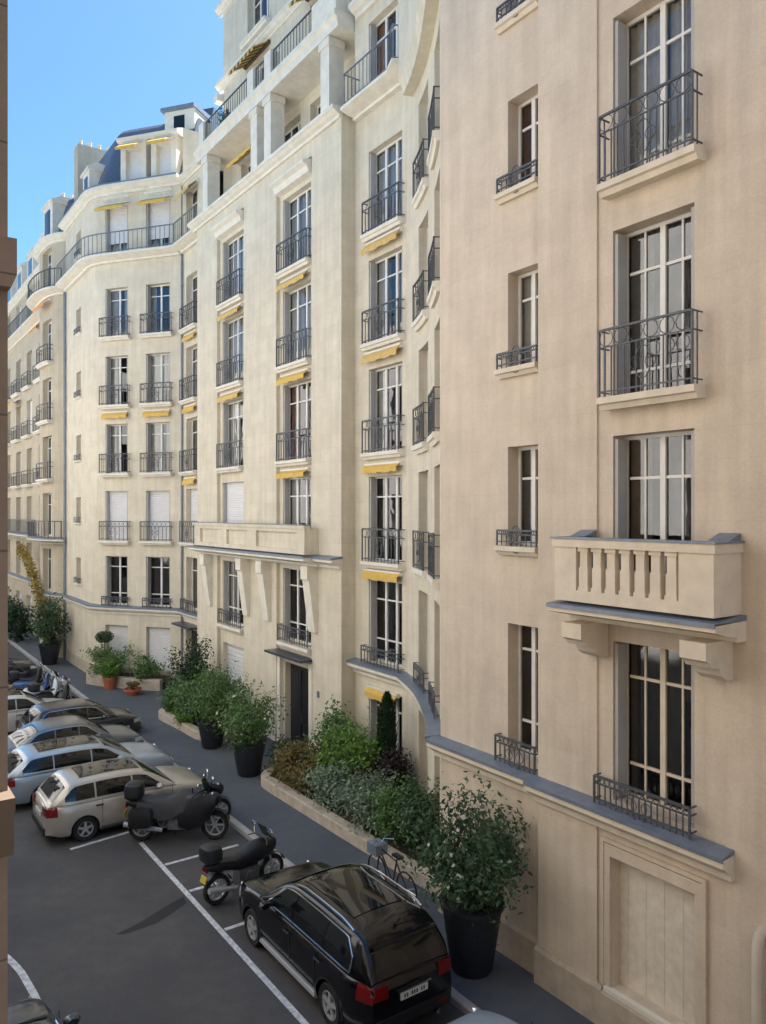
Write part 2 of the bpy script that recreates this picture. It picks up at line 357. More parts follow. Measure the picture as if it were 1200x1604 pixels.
def window(bld, fac, a, b, l, h, depth=0.28, d=0.0, leaves=2, bars=1, tr=0.74, low=None, cur=None, roller=0.0,
           shut=False, fmat='white_paint', fr=0.055, label=None, gap=0.3, rmat='roller_white'):
    D = d-depth; mb = MB()
    def bx(s0, s1, z0, z1, t=0.0): fbox(mb, fac, s0, s1, D-0.055, D+t, z0, z1)
    bx(a, a+fr, l, h); bx(b-fr, b, l, h); bx(a+fr, b-fr, l, l+fr*1.3); bx(a+fr, b-fr, h-fr, h)
    w = (b-a-2*fr)/leaves; g = 0.022
    for i in range(leaves):
        x0 = a+fr+i*w
        if i: bx(x0-fr*0.8, x0+fr*0.8, l+fr*1.3, h-fr, 0.012)
        for k in range(bars):
            xm = x0 + w*(k+1)/(bars+1); bx(xm-g*0.7, xm+g*0.7, l+fr*1.3, h-fr, -0.008)
        for t_ in (tr, low):
            if t_:
                zt = l+(h-l)*t_; bx(x0+fr*0.8, x0+w-fr*0.8, zt-g, zt+g, -0.004)
    o = mb.build('window', fmat, bld)
    if label: o['label'] = label
    mb = MB(); st = fac.stops(a+0.01, b-0.01)
    for k in range(len(st)-1): mb.quad(fac.P(st[k], D-0.03, l+0.02), fac.P(st[k], D-0.03, h-0.02), fac.P(st[k+1], D-0.03, h-0.02), fac.P(st[k+1], D-0.03, l+0.02))
    mb.build('pane', 'glass', o)
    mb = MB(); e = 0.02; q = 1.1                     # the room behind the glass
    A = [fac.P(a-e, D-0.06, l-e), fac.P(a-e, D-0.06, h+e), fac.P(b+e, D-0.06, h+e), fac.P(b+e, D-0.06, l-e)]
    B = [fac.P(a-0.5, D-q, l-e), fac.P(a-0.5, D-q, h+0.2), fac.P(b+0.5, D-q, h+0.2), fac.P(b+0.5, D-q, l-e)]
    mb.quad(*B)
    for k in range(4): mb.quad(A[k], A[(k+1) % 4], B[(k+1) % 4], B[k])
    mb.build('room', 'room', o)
    if cur:
        mb = MB(); c = (a+b)/2; hw = (b-a)/2-0.03
        for sg in (-1, 1):
            x0, x1 = c+sg*hw, c+sg*hw*gap; n = 14
            rows = [[fac.P(x0+(x1-x0)*i/n, D-0.13+0.03*math.sin(i*2.1+sg), z) for i in range(n+1)] for z in (l+0.05, h-0.03)]
            mb.grid(rows)
        mb.build('curtain', 'curtain_'+cur, o, smooth=True, sharp=80)
    if roller > 0:
        mb = MB(); zb = h-(h-l)*roller; n = max(4, int((h-zb)/0.09)); 
        for i in range(n):
            z0 = zb+(h-zb)*i/n; z1 = zb+(h-zb)*(i+1)/n
            sweep(mb, fac, a+0.02, b-0.02, [(D+0.03, z0), (D+0.03, z1), (D+0.055, z1), (D+0.062, (z0+z1)/2), (D+0.055, z0+0.008)])
        mb.build('roller_shutter', rmat, o)
    if shut:
        for (q0, q1) in ((a+0.012, a+0.07), (b-0.07, b-0.012)): 
            mb = MB(); fbox(mb, fac, q0, q1, D+0.02, d-0.03, l+0.06, h-0.05); mb.build('folding_shutter', 'shutter_grey', o)
    return o

def railing(bld, fac, s0, s1, d, z0, h=0.95, wd=0.0, step=0.11, r=0.010, ornate=True, ret=True, label=None, ring=True, m='iron'):
    """iron railing with top, middle and bottom rails, bars, scroll band and returns to the wall plane wd"""
    mb = MB(); P = fac.P
    def rail(z, rr): fbox(mb, fac, s0, s1, d-rr, d+rr, z-rr, z+rr)
    rail(z0+h, r*1.8); rail(z0+0.07, r*1.2)
    zb = z0+h*0.74 if ornate else z0+h-0.02
    if ornate: rail(zb, r)
    n = max(2, int((s1-s0)/step))
    for i in range(n+1):
        s = s0+(s1-s0)*i/n; rr = r*1.5 if i in (0, n) else r*0.85
        fbox(mb, fac, s-rr, s+rr, d-rr, d+rr, z0, z0+h if i in (0, n) else zb)
    if ornate and ring:
        R = (h*0.26-2*r)/2; zc = z0+h*0.87; k = max(1, int((s1-s0)/(2.1*R)))
        for i in range(k):
            c = s0+(s1-s0)*(i+0.5)/k
            pts = [P(c+R*math.cos(t), d, zc+R*math.sin(t)) for t in [2*math.pi*j/10 for j in range(11)]]
            mb.tube(pts, r*0.75, 4, cap=False)
        c = (s0+s1)/2; zc = z0+h*0.42                    # centre lozenge
        for sg in (-1, 1):
            pts = [P(c+sg*0.13*math.sin(t), d+0.008, zc+0.24*math.cos(t)) for t in [math.pi*j/8 for j in range(9)]]
            mb.tube(pts, r*0.9, 4, cap=False)
            pts = [P(c+sg*(0.13+0.09*math.cos(t)), d+0.008, zc+0.09*math.sin(t)) for t in [2*math.pi*j/10 for j in range(11)]]
            mb.tube(pts, r*0.8, 4, cap=False)
    if ret:
        for s in (s0, s1):
            for z in (z0+h, z0+0.07, zb): fbox(mb, fac, s-r, s+r, wd, d-r, z-r, z+r)
            m_ = max(1, int((d-wd)/0.12))
            for i in range(1, m_): 
                dd = wd+(d-wd)*i/m_; fbox(mb, fac, s-r*0.85, s+r*0.85, dd-r*0.85, dd+r*0.85, z0, z0+h)
    o = mb.build('balcony_railing', m, bld)
    if label: o['label'] = label
    return o
def sill(bld, fac, s0, s1, z, out=0.3, th=0.16, d=0.0, m='trim', name='window_sill'):
    mb = MB(); sweep(mb, fac, s0, s1, [(d-0.02, z-th*0.9), (d-0.02, z), (d+out, z-0.012), (d+out, z-th*0.55), (d+out-0.05, z-th*0.62), (d+out-0.09, z-th)])
    return mb.build(name, m, bld)
def awning(bld, fac, s0, s1, z, out=0.45, d=0.0, drop=0.22, stripes=True, top='awning_yellow', dark=False, val=0.13):
    mb = MB(); fbox(mb, fac, s0, s1, d, d+0.12, z-0.02, z+0.10)
    o = mb.build('awning', 'awning_dark' if dark else 'white_paint', bld)
    mb = MB(); n = max(5, int((s1-s0)/0.16)); o_ = d+out
    for i in range(n):
        a, b = s0+(s1-s0)*i/n, s0+(s1-s0)*(i+1)/n
        mb.cur = (i % 2) if stripes else 0
        sweep(mb, fac, a, b, [(d+0.121, z+0.03), (d+0.121, z+0.05), (o_, z-drop+0.02), (o_, z-drop)])
        sweep(mb, fac, a, b, [(o_, z-drop-val+0.02*math.sin(i*1.7)), (o_, z-drop+0.025), (o_+0.015, z-drop+0.025), (o_+0.015, z-drop-val+0.02*math.sin(i*1.7))])
    mb.build('awning_canvas', [top, 'awning_dark' if dark else 'awning_ochre'], o)
    return o
def cornice(bld, fac, s0, s1, z, out=0.3, h=0.28, d=0.0, m='trim', zinc=True, name='cornice'):
    """moulded stone band whose top is z, with a zinc cover"""
    mb = MB(); sweep(mb, fac, s0, s1, [(d-0.02, z-h), (d-0.02, z), (d+out, z-0.02), (d+out, z-h*0.38), (d+out-0.04, z-h*0.42), (d+out*0.62, z-h*0.62), (d+out*0.3, z-h*0.75), (d+out*0.28, z-h)])
    o = mb.build(name, m, bld)
    if zinc:
        mb = MB(); sweep(mb, fac, s0-0.004, s1+0.004, [(d-0.01, z+0.003), (d-0.01, z+0.07), (d+out+0.025, z+0.014), (d+out+0.025, z-0.045), (d+out+0.004, z-0.045), (d+out+0.004, z+0.003)])
        mb.build('flashing', 'zinc', o)
    return o
def corbel(bld, fac, s0, s1, z1, z0, out, d=0.0, m='trim', tall=False):
    h = z1-z0; mb = MB()
    if tall: pr = [(d-0.02, z0), (d-0.02, z1), (d+out, z1), (d+out, z1-h*0.20), (d+out*0.84, z1-h*0.215), (d+out*0.80, z1-h*0.26), (d+out*0.30, z0+h*0.04), (d+out*0.26, z0)]
    else: pr = [(d-0.02, z0), (d-0.02, z1), (d+out, z1), (d+out, z1-h*0.42), (d+out*0.85, z1-h*0.5), (d+out*0.78, z1-h*0.62), (d+out*0.5, z1-h*0.66), (d+out*0.4, z1-h*0.86), (d+out*0.2, z0)]
    sweep(mb, fac, s0, s1, pr)
    return mb.build('corbel', m, bld)
def poly_prism(name, m, bld, uv_pts, z0, z1):
    mb = MB(); n = len(uv_pts)
    lo = [mb.vert(W(u, v, z0), (u, z0)) for u, v in uv_pts]; hi = [mb.vert(W(u, v, z1), (u, z1)) for u, v in uv_pts]
    mb.face(*hi); mb.face(*lo[::-1])
    for i in range(n): mb.face(lo[i], lo[(i+1) % n], hi[(i+1) % n], hi[i])
    return mb.build(name, m, bld)
def pipe(bld, fac, s, d, z0, z1, r=0.06, m='pipe', name='drainpipe'):
    mb = MB(); mb.tube([fac.P(s, d+r+0.03, z0), fac.P(s, d+r+0.03, z1)], r, 10)
    z = z0+0.8
    while z < z1: mb.tube([fac.P(s, d+r+0.03, z), fac.P(s, d+r+0.03, z+0.05)], r*1.25, 10); z += 2.2
    return mb.build(name, m, bld, smooth=True)

L = [0.0, 3.55, 6.65, 9.85, 13.1, 16.35, 20.3, 23.5, 26.8]

# ------------------------------------------------------------------ ground, road, pavement
def flat(name, m, pts, z, kind='structure'):
    mb = MB(); ids = [mb.vert(W(u, v, z), (u, v)) for u, v in pts]; mb.face(*ids)
    o = mb.build(name, m); struct(o, kind); return o
mb = MB(); q = 900
mb.face(*[mb.vert((x, y, -0.004)) for x, y in ((-q, -q), (q, -q), (q, q), (-q, q))]); struct(mb.build('road', 'asphalt'))
def slab(name, m, pts, z0, z1, kind='structure'):
    mb = MB(); n = len(pts)
    lo = [mb.vert(W(u, v, z0), (u, z0)) for u, v in pts]; hi = [mb.vert(W(u, v, z1), (u, v)) for u, v in pts]
    mb.face(*hi)
    for i in range(n): mb.face(lo[i], lo[(i+1) % n], hi[(i+1) % n], hi[i])
    o = mb.build(name, m); struct(o, kind); return o
KV = 8.22
slab('pavement', 'pavement', [(-30, KV+0.16), (19.6, KV+0.16), (22, KV+0.45), (90, KV+0.45), (90, 14.5), (-30, 14.5)], -0.05, 0.12)
mb = MB(); kf = Fac([(-30, KV), (19.6, KV), (22, KV+0.29), (90, KV+0.29)], -30)
s = -30.0
while s < kf.b-0.1:
    e = min(s+1.0, kf.b-0.02); sweep(mb, kf, s+0.006, e, [(-0.158, -0.05), (-0.158, 0.125), (-0.02, 0.125), (0, 0.105), (0, -0.05)]); s = e
struct(mb.build('kerb', 'kerb'))
def bez_(p, n=5):
    out = []
    for i in range(len(p)-1):
        a = p[max(i-1, 0)]; b = p[i]; c = p[i+1]; d = p[min(i+2, len(p)-1)]
        for k in range(n):
            t = k/n; out.append(tuple(0.5*((2*b[j]) + (-a[j]+c[j])*t + (2*a[j]-5*b[j]+4*c[j]-d[j])*t*t + (-a[j]+3*b[j]-3*c[j]+d[j])*t**3) for j in (0, 1)))
    out.append(p[-1]); return out
# white parking lines
def line(pts_list, name='road_marking'):
    mb = MB()
    for (u0, v0, u1, v1, w) in pts_list:
        a = Vector((u0, v0, 0)); b = Vector((u1, v1, 0)); n_ = (b-a).normalized(); n_ = Vector((-n_.y, n_.x, 0))*w/2
        ids = [mb.vert(W(p.x, p.y, 0.001)) for p in (a-n_, b-n_, b+n_, a+n_)]; mb.face(*ids)
    return struct(mb.build(name, 'road_paint'))
line([(3, 6.0, 18.75, 6.0, 0.11)])
arc_pts = [(17.2, 1.3), (16.4, 1.95), (15.7, 2.35), (14.9, 2.56), (14.2, 2.63), (13.55, 2.66), (12, 2.68), (8, 2.68)]
arc_f = Fac(bez_(arc_pts), 0); mb = MB()
for k in range(len(arc_f.p)-1):
    a, b = arc_f.p[k], arc_f.p[k+1]; na, nb = arc_f.n[k]*0.06, arc_f.n[k+1]*0.06
    mb.face(*[mb.vert(W(p.x, p.y, 0.001)) for p in (a-na, b-nb, b+nb, a+na)])
struct(mb.build('road_marking', 'road_paint'))
line([(19.35, 4.5, 19.55, 6.0, 0.11)])
line([(17.25, 6.08, 17.25, 7.9, 0.10)]); line([(15.75, 6.08, 15.75, 6.7, 0.10)]); line([(13.9, 6.08, 13.9, 6.6, 0.10)])
for uu in (22.0, 24.7, 27.2, 29.6, 32.2): line([(uu, 4.3, uu, 8.3, 0.1)])
mb = MB(); pts = [(15.6, 5.9), (15.3, 5.85), (14.9, 5.1), (14.85, 4.45), (14.95, 4.3), (15.1, 4.8), (15.4, 5.4)]
mb.face(*[mb.vert(W(u, v, 0.0005)) for u, v in pts]); struct(mb.build('road_dark_patch', 'dark_asphalt'))  # irregular patch of darker asphalt

# ------------------------------------------------------------------ right building (nearest facade)
rb = thing('apartment_building', 'nearest warm limestone facade filling the right side, with stone balustrade balcony and iron railed windows', 'building', W(7, 10), 0, None, True)
R1 = Fac([(-4, 9.67), (9.1, 9.67)], -4); R2 = Fac([(9.1, 9.82), (11.87, 9.82)], 9.1)
sw = 'stone_warm'; RT = 23.6
wa, wb = 6.2, 7.58                                  # main window column
ops = [(wa, wb, 3.68, 6.12), (wa, wb, L[2]+0.02, 9.27), (wa, wb, L[3], 12.42), (wa, wb, L[4], 15.7), (wa, wb, L[5], 18.9), (wa-0.02, wb+0.02, 0.78, 2.78)]
oth = []
for c in (-1.5, 2.4): oth += [(c, c+1.38, L[k]+0.02, L[k]+2.55) for k in range(1, 6)]
mb = MB()
wall(mb, R1, -4, 5.72, 0, RT, oth, 0.28)
wall(mb, R1, 5.72, 7.86, 0, RT, ops, 0.28, d=-0.035)
wall(mb, R1, 7.86, 9.1, 0, RT)
for s in (5.72, 7.86): mb.quad(R1.P(s, -0.035, 0), R1.P(s, -0.035, RT), R1.P(s, 0, RT), R1.P(s, 0, 0))
mb.quad(*[W(9.1, v, z) for v, z in ((9.67, 0), (9.67, RT), (9.82, RT), (9.82, 0))])
sa, sb = 9.2, 9.97
o2 = [(sa, sb, 3.75, 6.1), (sa, sb, 7.5, 9.27), (sa, sb, 10.68, 12.4), (sa, sb, 13.85, 15.5), (sa, sb, 16.95, 18.7)]
wall(mb, R2, 9.1, 11.87, 0, RT, o2, 0.26)
mb.build('wall', sw, rb)
mb = MB()
for pts in (((11.87, 9.82), (12.3, 22)), ((12.3, 22), (-4, 22)), ((-4, 22), (-4, 9.67))):
    (a, b), (c, e) = pts; mb.quad(W(a, b, 0), W(a, b, RT), W(c, e, RT), W(c, e, 0))
mb.build('rear_wall', sw, rb)
poly_prism('roof', 'zinc', rb, [(-4, 9.75), (9.1, 9.75), (9.1, 9.9), (11.8, 9.9), (12.2, 21.9), (-4, 21.9)], RT-0.3, RT-0.02)
# glazing, from the ground floor up
window(rb, R1, wa, wb, 3.68, 6.12, d=-0.035, tr=0.77, low=0.22, shut=True, cur='tan', gap=0.86, fmat='trim_warm')
window(rb, R1, wa, wb, L[2]+0.02, 9.27, d=-0.035, tr=0.75, shut=True, cur='tan', gap=0.45)
window(rb, R1, wa, wb, L[3], 12.42, d=-0.035, tr=0.75, low=0.16, shut=True, cur='grey', gap=0.4)
window(rb, R1, wa, wb, L[4], 15.7, d=-0.035, tr=0.75, shut=True, cur='white', gap=0.05)  # closed white curtain stands in for bright sky reflected in the pane
window(rb, R1, wa, wb, L[5], 18.9, d=-0.035, tr=0.75, shut=True)
for o in oth: window(rb, R1, *o, tr=0.75, cur='grey')
window(rb, R2, sa, sb, 3.75, 6.1, depth=0.26, leaves=2, bars=0, tr=0.8, low=0.25)
window(rb, R2, sa, sb, 7.5, 9.27, depth=0.26, leaves=2, bars=0, tr=0.68, cur='grey')
window(rb, R2, sa, sb, 10.68, 12.4, depth=0.26, leaves=2, bars=0, tr=0.72, cur='white', gap=0.2)
window(rb, R2, sa, sb, 13.85, 15.5, depth=0.26, leaves=2, bars=0, tr=0.7, cur='red', gap=0.6)
window(rb, R2, sa, sb, 16.95, 18.7, depth=0.26, leaves=2, bars=0, tr=0.7)
# basement opening with plank shutter
mb = MB(); n = 9
for i in range(n):
    a = wa-0.02+(wb-wa+0.04)*i/n; b = wa-0.02+(wb-wa+0.04)*(i+1)/n; q = 0.003*(i % 2)
    fbox(mb, R1, a+0.0015, b-0.0015, -0.30, -0.23-q, 0.78, 2.78)
bs = mb.build('plank_shutter', 'tan_paint', rb); bs['label'] = 'pale planked shutter closing the ground floor opening'
mb = MB(); fbox(mb, R1, wa-0.1, wb+0.12, -0.30, 0.05, 0.70, 0.775); mb.build('window_sill', 'trim', rb)
mb = MB()                                           # moulded surround of the basement opening
for (a, b, z0, z1) in ((wa-0.20, wa-0.14, 0.80, 3.06), (wb+0.14, wb+0.20, 0.80, 3.06), (wa-0.14, wb+0.14, 3.0, 3.06)):
    fbox(mb, R1, a, b, -0.033, 0.022, z0, z1)
for (a, b, z0, z1) in ((wa-0.14, wa-0.03, 0.80, 2.80), (wb+0.03, wb+0.14, 0.80, 2.80), (wa-0.14, wb+0.14, 2.80, 2.98)):
    fbox(mb, R1, a, b, -0.034, 0.008, z0, z1)
mb.build('window_surround', sw, rb)
# plinth
mb = MB()
for (a, b, f) in ((-4, 5.98, R1), (7.74, 9.13, R1)): sweep(mb, f, a, b, [(-0.03, 0.1), (-0.03, 0.74), (0.03, 0.74), (0.07, 0.68), (0.07, 0.1)])
sweep(mb, R1, 5.98, 7.74, [(-0.05, 0.1), (-0.05, 0.70), (0.03, 0.70), (0.07, 0.66), (0.07, 0.1)])
sweep(mb, R2, 9.14, 11.87, [(-0.03, 0.1), (-0.03, 0.74), (0.03, 0.74), (0.07, 0.68), (0.07, 0.1)])
mb.build('plinth', 'plinth', rb)
cornice(rb, R1, 5.6, 9.17, L[1], 0.26, 0.34, m='trim_warm')
cornice(rb, R2, 9.18, 12.0, L[1], 0.26, 0.34, m='trim_warm')
# thin balconies with railings
for k, s0, s1 in ((3, 6.02, 7.66), (4, 6.02, 7.66), (5, 6.02, 7.66)):
    sill(rb, R1, s0, s1, L[k], 0.29, 0.2, d=-0.03, m='trim_warm', name='balcony_slab')
    railing(rb, R1, s0+0.04, s1-0.04, 0.24, L[k], 1.0, wd=0.0, step=0.105, r=0.0095)
railing(rb, R1, wa-0.05, wb+0.2, 0.16, L[1]+0.06, 0.42, wd=0.0, step=0.1, r=0.010)
for (zl) in (7.5, 10.68, 13.85, 16.95):
    sill(rb, R2, sa-0.03, sb+0.2, zl, 0.16, 0.17, m='trim_warm')
    railing(rb, R2, sa-0.02, sb+0.17, 0.11, zl, 0.27, wd=0.0, step=0.12, r=0.009)
railing(rb, R2, sa-0.02, sb+0.17, 0.15, L[1]+0.06, 0.46, wd=0.0, step=0.12, r=0.010)
# stone balustrade balcony on the second floor
ba, bb, bo = 5.5, 8.15, 0.64
o = cornice(rb, R1, ba-0.07, bb+0.08, L[2]+0.03, bo+0.08, 0.27, m='trim_warm', name='balcony_slab')
mb = MB()
fbox(mb, R1, ba, bb, bo-0.16, bo, L[2]+0.10, L[2]+0.27)                     # bottom rail
fbox(mb, R1, ba, ba+0.5, bo-0.17, bo+0.002, L[2]+0.27, L[2]+0.92)            # near pier
fbox(mb, R1, bb-0.42, bb, bo-0.17, bo+0.002, L[2]+0.27, L[2]+0.92)           # far pier
fbox(mb, R1, ba, ba+0.16, 0.0, bo-0.17, L[2]+0.10, L[2]+0.92)                # solid near return
fbox(mb, R1, bb-0.16, bb, 0.0, bo-0.17, L[2]+0.10, L[2]+0.92)
fbox(mb, R1, ba-0.03, bb+0.03, bo-0.19, bo+0.03, L[2]+0.92, L[2]+1.04)       # coping
fbox(mb, R1, ba-0.03, ba+0.19, 0.0, bo-0.19, L[2]+0.92, L[2]+1.04)
fbox(mb, R1, bb-0.19, bb+0.03, 0.0, bo-0.19, L[2]+0.92, L[2]+1.04)
bal = mb.build('balcony_parapet', 'trim_warm', rb)
n = 7; x0 = ba+0.5; x1 = bb-0.42
for i in range(n):
    c = x0+(x1-x0)*(i+0.5)/n; mb = MB(); w = 0.085
    for (z0, z1, k) in ((0.27, 0.33, 1.1), (0.33, 0.62, 0.95), (0.62, 0.86, 0.8), (0.86, 0.92, 1.1)):
        fbox(mb, R1, c-w*k, c+w*k, bo-0.08-w*k*0.8, bo-0.08+w*k*0.8, L[2]+z0, L[2]+z1)
    mb.build('baluster', 'trim_warm', bal)
mb = MB(); fbox(mb, R1, ba-0.05, bb+0.05, bo-0.21, bo+0.05, L[2]+1.043, L[2]+1.07)
fbox(mb, R1, ba-0.05, ba+0.21, 0.0, bo-0.212, L[2]+1.043, L[2]+1.07); fbox(mb, R1, bb-0.21, bb+0.05, 0.0, bo-0.212, L[2]+1.043, L[2]+1.07)
sweep(mb, R1, ba-0.0, ba+0.3, [(0.02, L[2]+1.07), (0.02, L[2]+1.17), (0.3, L[2]+1.071)]); sweep(mb, R1, bb-0.3, bb, [(0.02, L[2]+1.07), (0.02, L[2]+1.17), (0.3, L[2]+1.071)])
mb.build('coping_flashing', 'zinc', bal)
corbel(rb, R1, ba+0.12, ba+0.5, L[2]-0.24, L[2]-0.78, bo-0.02, m='trim_warm'); corbel(rb, R1, bb-0.5, bb-0.12, L[2]-0.24, L[2]-0.78, bo-0.02, m='trim_warm')
mb = MB(); mb.tube([R1.P(5.22, 0.12, 0.1), R1.P(5.22, 0.12, 2.55), R1.P(5.22, 0.06, 2.68), R1.P(5.22, -0.05, 2.7)], 0.07, 12); mb.build('drainpipe', 'pipe', rb, smooth=True)

# ------------------------------------------------------------------ middle building: curved corner, court wall and tall central block
mbld = thing('apartment_building', 'tall cream central block with columned loggia, long corbelled balcony and dark entrance door', 'building', W(22, 13), 0, None, True)
def bez(p, n):                                       # Catmull-Rom through points
    out = []
    for i in range(len(p)-1):
        a = p[max(i-1, 0)]; b = p[i]; c = p[i+1]; d = p[min(i+2, len(p)-1)]
        for k in range(n):
            t = k/n
            out.append(tuple(0.5*((2*b[j]) + (-a[j]+c[j])*t + (2*a[j]-5*b[j]+4*c[j]-d[j])*t*t + (-a[j]+3*b[j]-3*c[j]+d[j])*t**3) for j in (0, 1)))
    out.append(p[-1]); return out
DC = Fac(bez([(11.87, 9.84), (13.0, 10.72), (14.7, 11.80), (15.9, 12.42), (17.0, 12.86)], 3) + [(17.05, 12.88), (19.72, 12.9)], 0)
SC = DC.b - 19.72                                     # s = u + SC along the flat part
CTOP = 23.4
cw = (17.25+SC, 18.95+SC)
ops = [(cw[0], cw[1], L[1]+0.1, L[1]+2.55)] + [(cw[0], cw[1], L[k], L[k]+2.5) for k in (2, 3, 4, 5)] + [(cw[0], cw[1], 0.5, 2.9), (cw[0], cw[1], L[6]+0.1, L[6]+2.4)]
dops = []
for c in (1.25, 3.6): dops += [(c, c+1.25, L[k]+(0.1 if k == 1 else 0), L[k]+2.5) for k in (1, 2, 3, 4, 5)] + [(c, c+1.25, 0.4, 2.9), (c, c+1.25, L[6]+0.1, L[6]+2.4)]
mb = MB(); wall(mb, DC, 0, DC.b, 0, 27.5, ops+dops, 0.24); mb.build('wall', 'stone', mbld)
curs = ['grey', 'white', None, 'grey', 'white', None]
for i, o in enumerate(ops):
    k = i+1
    window(mbld, DC, *o, depth=0.22, leaves=3, bars=0 if k != 1 else 0, tr=0.76, low=0.28 if i == 0 else None, cur=[None, None, 'white', 'white', 'white', 'white', 'orange'][i], gap=(0.5, 0.5, 0.35, 0.3, 0.06, 0.4, 0.3)[i], shut=True)  # top window: the orange curtain stands in for a reflection in the glass
for i, o in enumerate(dops): window(mbld, DC, *o, depth=0.24, leaves=2, bars=0, cur='grey' if i % 2 else None)
for k in (2, 3, 4, 5):
    sill(mbld, DC, cw[0]-0.14, cw[1]+0.1, L[k], 0.24, 0.2); railing(mbld, DC, cw[0]-0.1, cw[1]+0.06, 0.19, L[k], 0.95, step=0.16, r=0.011)
    for c in (1.25, 3.6):
        sill(mbld, DC, c-0.1, c+1.35, L[k], 0.17, 0.24); railing(mbld, DC, c-0.06, c+1.31, 0.13, L[k], 0.95, step=0.16, r=0.011)
railing(mbld, DC, cw[0]-0.1, cw[1]+0.1, 0.2, L[1]+0.07, 0.5, step=0.16, r=0.010)
for c in (1.25, 3.6): railing(mbld, DC, c-0.05, c+1.3, 0.12, L[1]+0.07, 0.5, step=0.16, r=0.010)
cornice(mbld, DC, 0.02, DC.b-0.02, L[1]+0.02, 0.30, 0.36)
cornice(mbld, DC, cw[0]-0.9, cw[1]+0.6, L[6], 0.62, 0.3, zinc=False, name='balcony_slab')
railing(mbld, DC, cw[0]-0.8, cw[1]+0.5, 0.55, L[6], 0.95, step=0.2, r=0.010, ornate=False, m='iron_pale')
cornice(mbld, DC, cw[0]-0.9, cw[1]+0.6, L[7], 0.35, 0.4, zinc=False)
fb = MB(); sweep(fb, DC, 0.3, 5.4, [(-0.02, 19.35), (-0.02, 27.4), (0.42, 27.4), (0.42, 19.75), (0.34, 19.6), (0.3, 19.35)]); fb.build('oriel', 'stone', mbld)
for k, dr in ((2, 0.1), (3, 0.18), (4, 0.2)):
    awning(mbld, DC, cw[0]-0.05, cw[1]+0.05, L[k+1]-0.36 if k > 2 else L[3]-0.42, 0.22, drop=dr*0.6, stripes=(k != 2))
awning(mbld, DC, cw[0]-0.05, cw[1]+0.05, L[2]-0.34, 0.2, drop=0.06, stripes=False)
awning(mbld, DC, cw[0]+0.1, cw[1]-0.1, L[1]-0.68, 0.2, drop=0.1, stripes=False)
# central block B
B = Fac([(19.7, 12.4), (31.2, 12.4)], 19.7)
LED = 20.35
c1, c2 = (21.75, 23.7), (26.85, 28.85)
wl = []
for (a, b) in (c1, c2): wl += [(a, b, L[k]+(0.12 if k == 1 else 0.0), L[k]+(2.62 if k != 5 else 2.55)) for k in (1, 2, 3, 4, 5)]
door = (21.85, 23.55, 0.1, 2.95); gar = (26.9, 28.8, 0.9, 2.9)
strips = ((21.5, 23.95), (26.6, 29.1))
mb = MB(); prev = 19.7
for (a, b) in strips:
    wall(mb, B, prev, a, 0, LED)
    sub = [o for o in wl if a < o[0] < b] + ([door] if a < 22 else [gar])
    wall(mb, B, a, b, 0, 19.6, sub, 0.22, d=-0.13); wall(mb, B, a, b, 19.6, LED)
    mb.quad(B.P(a, -0.13, 19.6), B.P(b, -0.13, 19.6), B.P(b, 0, 19.6), B.P(a, 0, 19.6))
    for s in (a, b): mb.quad(B.P(s, -0.13, 0), B.P(s, -0.13, 19.6), B.P(s, 0, 19.6), B.P(s, 0, 0))
    prev = b
wall(mb, B, prev, 31.2, 0, LED)
for u in (19.7, 31.2): mb.quad(*[W(u, v, z) for v, z in ((12.4, 0), (12.4, LED), (13.1, LED), (13.1, 0))], [(v, z) for v, z in ((12.4, 0), (12.4, LED), (13.1, LED), (13.1, 0))])
mb.build('wall', 'stone', mbld)
bc = {(0, 1): None, (0, 2): 'white', (0, 3): 'red', (0, 4): 'white', (0, 5): 'white', (1, 1): 'white', (1, 2): None, (1, 3): 'white', (1, 4): 'white', (1, 5): 'white'}
for ci, (a, b) in enumerate((c1, c2)):
    for k in (1, 2, 3, 4, 5):
        rl = 0.97 if (ci == 1 and k == 2) else 0
        window(mbld, B, a, b, L[k]+(0.12 if k == 1 else 0.0), L[k]+(2.62 if k != 5 else 2.55), depth=0.22, d=-0.13, leaves=3 if ci == 0 else 2, bars=0 if ci == 0 else 1,
               tr=0.76, low=0.25 if k == 1 else None, cur=bc[(ci, k)], gap=(0.06, 0.5, 0.3, 0.42, 0.12, 0.05)[(k+ci) % 6], roller=rl, shut=True)
        if k in (3, 4, 5):
            sill(mbld, B, a-0.12, b+0.1, L[k], 0.28, 0.2, d=-0.13); railing(mbld, B, a-0.08, b+0.05, 0.10, L[k], 0.95, wd=-0.13, step=0.17, r=0.011)
        if k == 1:
            sill(mbld, B, a-0.12, b+0.12, L[1]+0.1, 0.22, 0.2, d=-0.13); railing(mbld, B, a-0.05, b+0.05, 0.05, L[1]+0.12, 0.55, wd=-0.13, step=0.17, r=0.010)
    for k, dr in ((2, 0.12), (3, 0.2), (4, 0.22)):
        if ci == 1 and k == 2: continue
        awning(mbld, B, a+0.03, b-0.03, L[k+1]-0.40, 0.27, d=-0.13, drop=dr*0.6, stripes=(k == 4 or ci == 1 and k == 3))
    # hood mould over the top window
    mb = MB(); sweep(mb, B, a-0.2, b+0.2, [(-0.13, 19.05), (-0.13, 19.5), (0.05, 19.5), (0.30, 19.45), (0.30, 19.36), (0.16, 19.28), (0.1, 19.1)]); mb.build('hood_mould', 'trim', mbld)
cornice(mbld, B, 19.66, 31.5, LED+0.05, 0.34, 0.34, zinc=False)
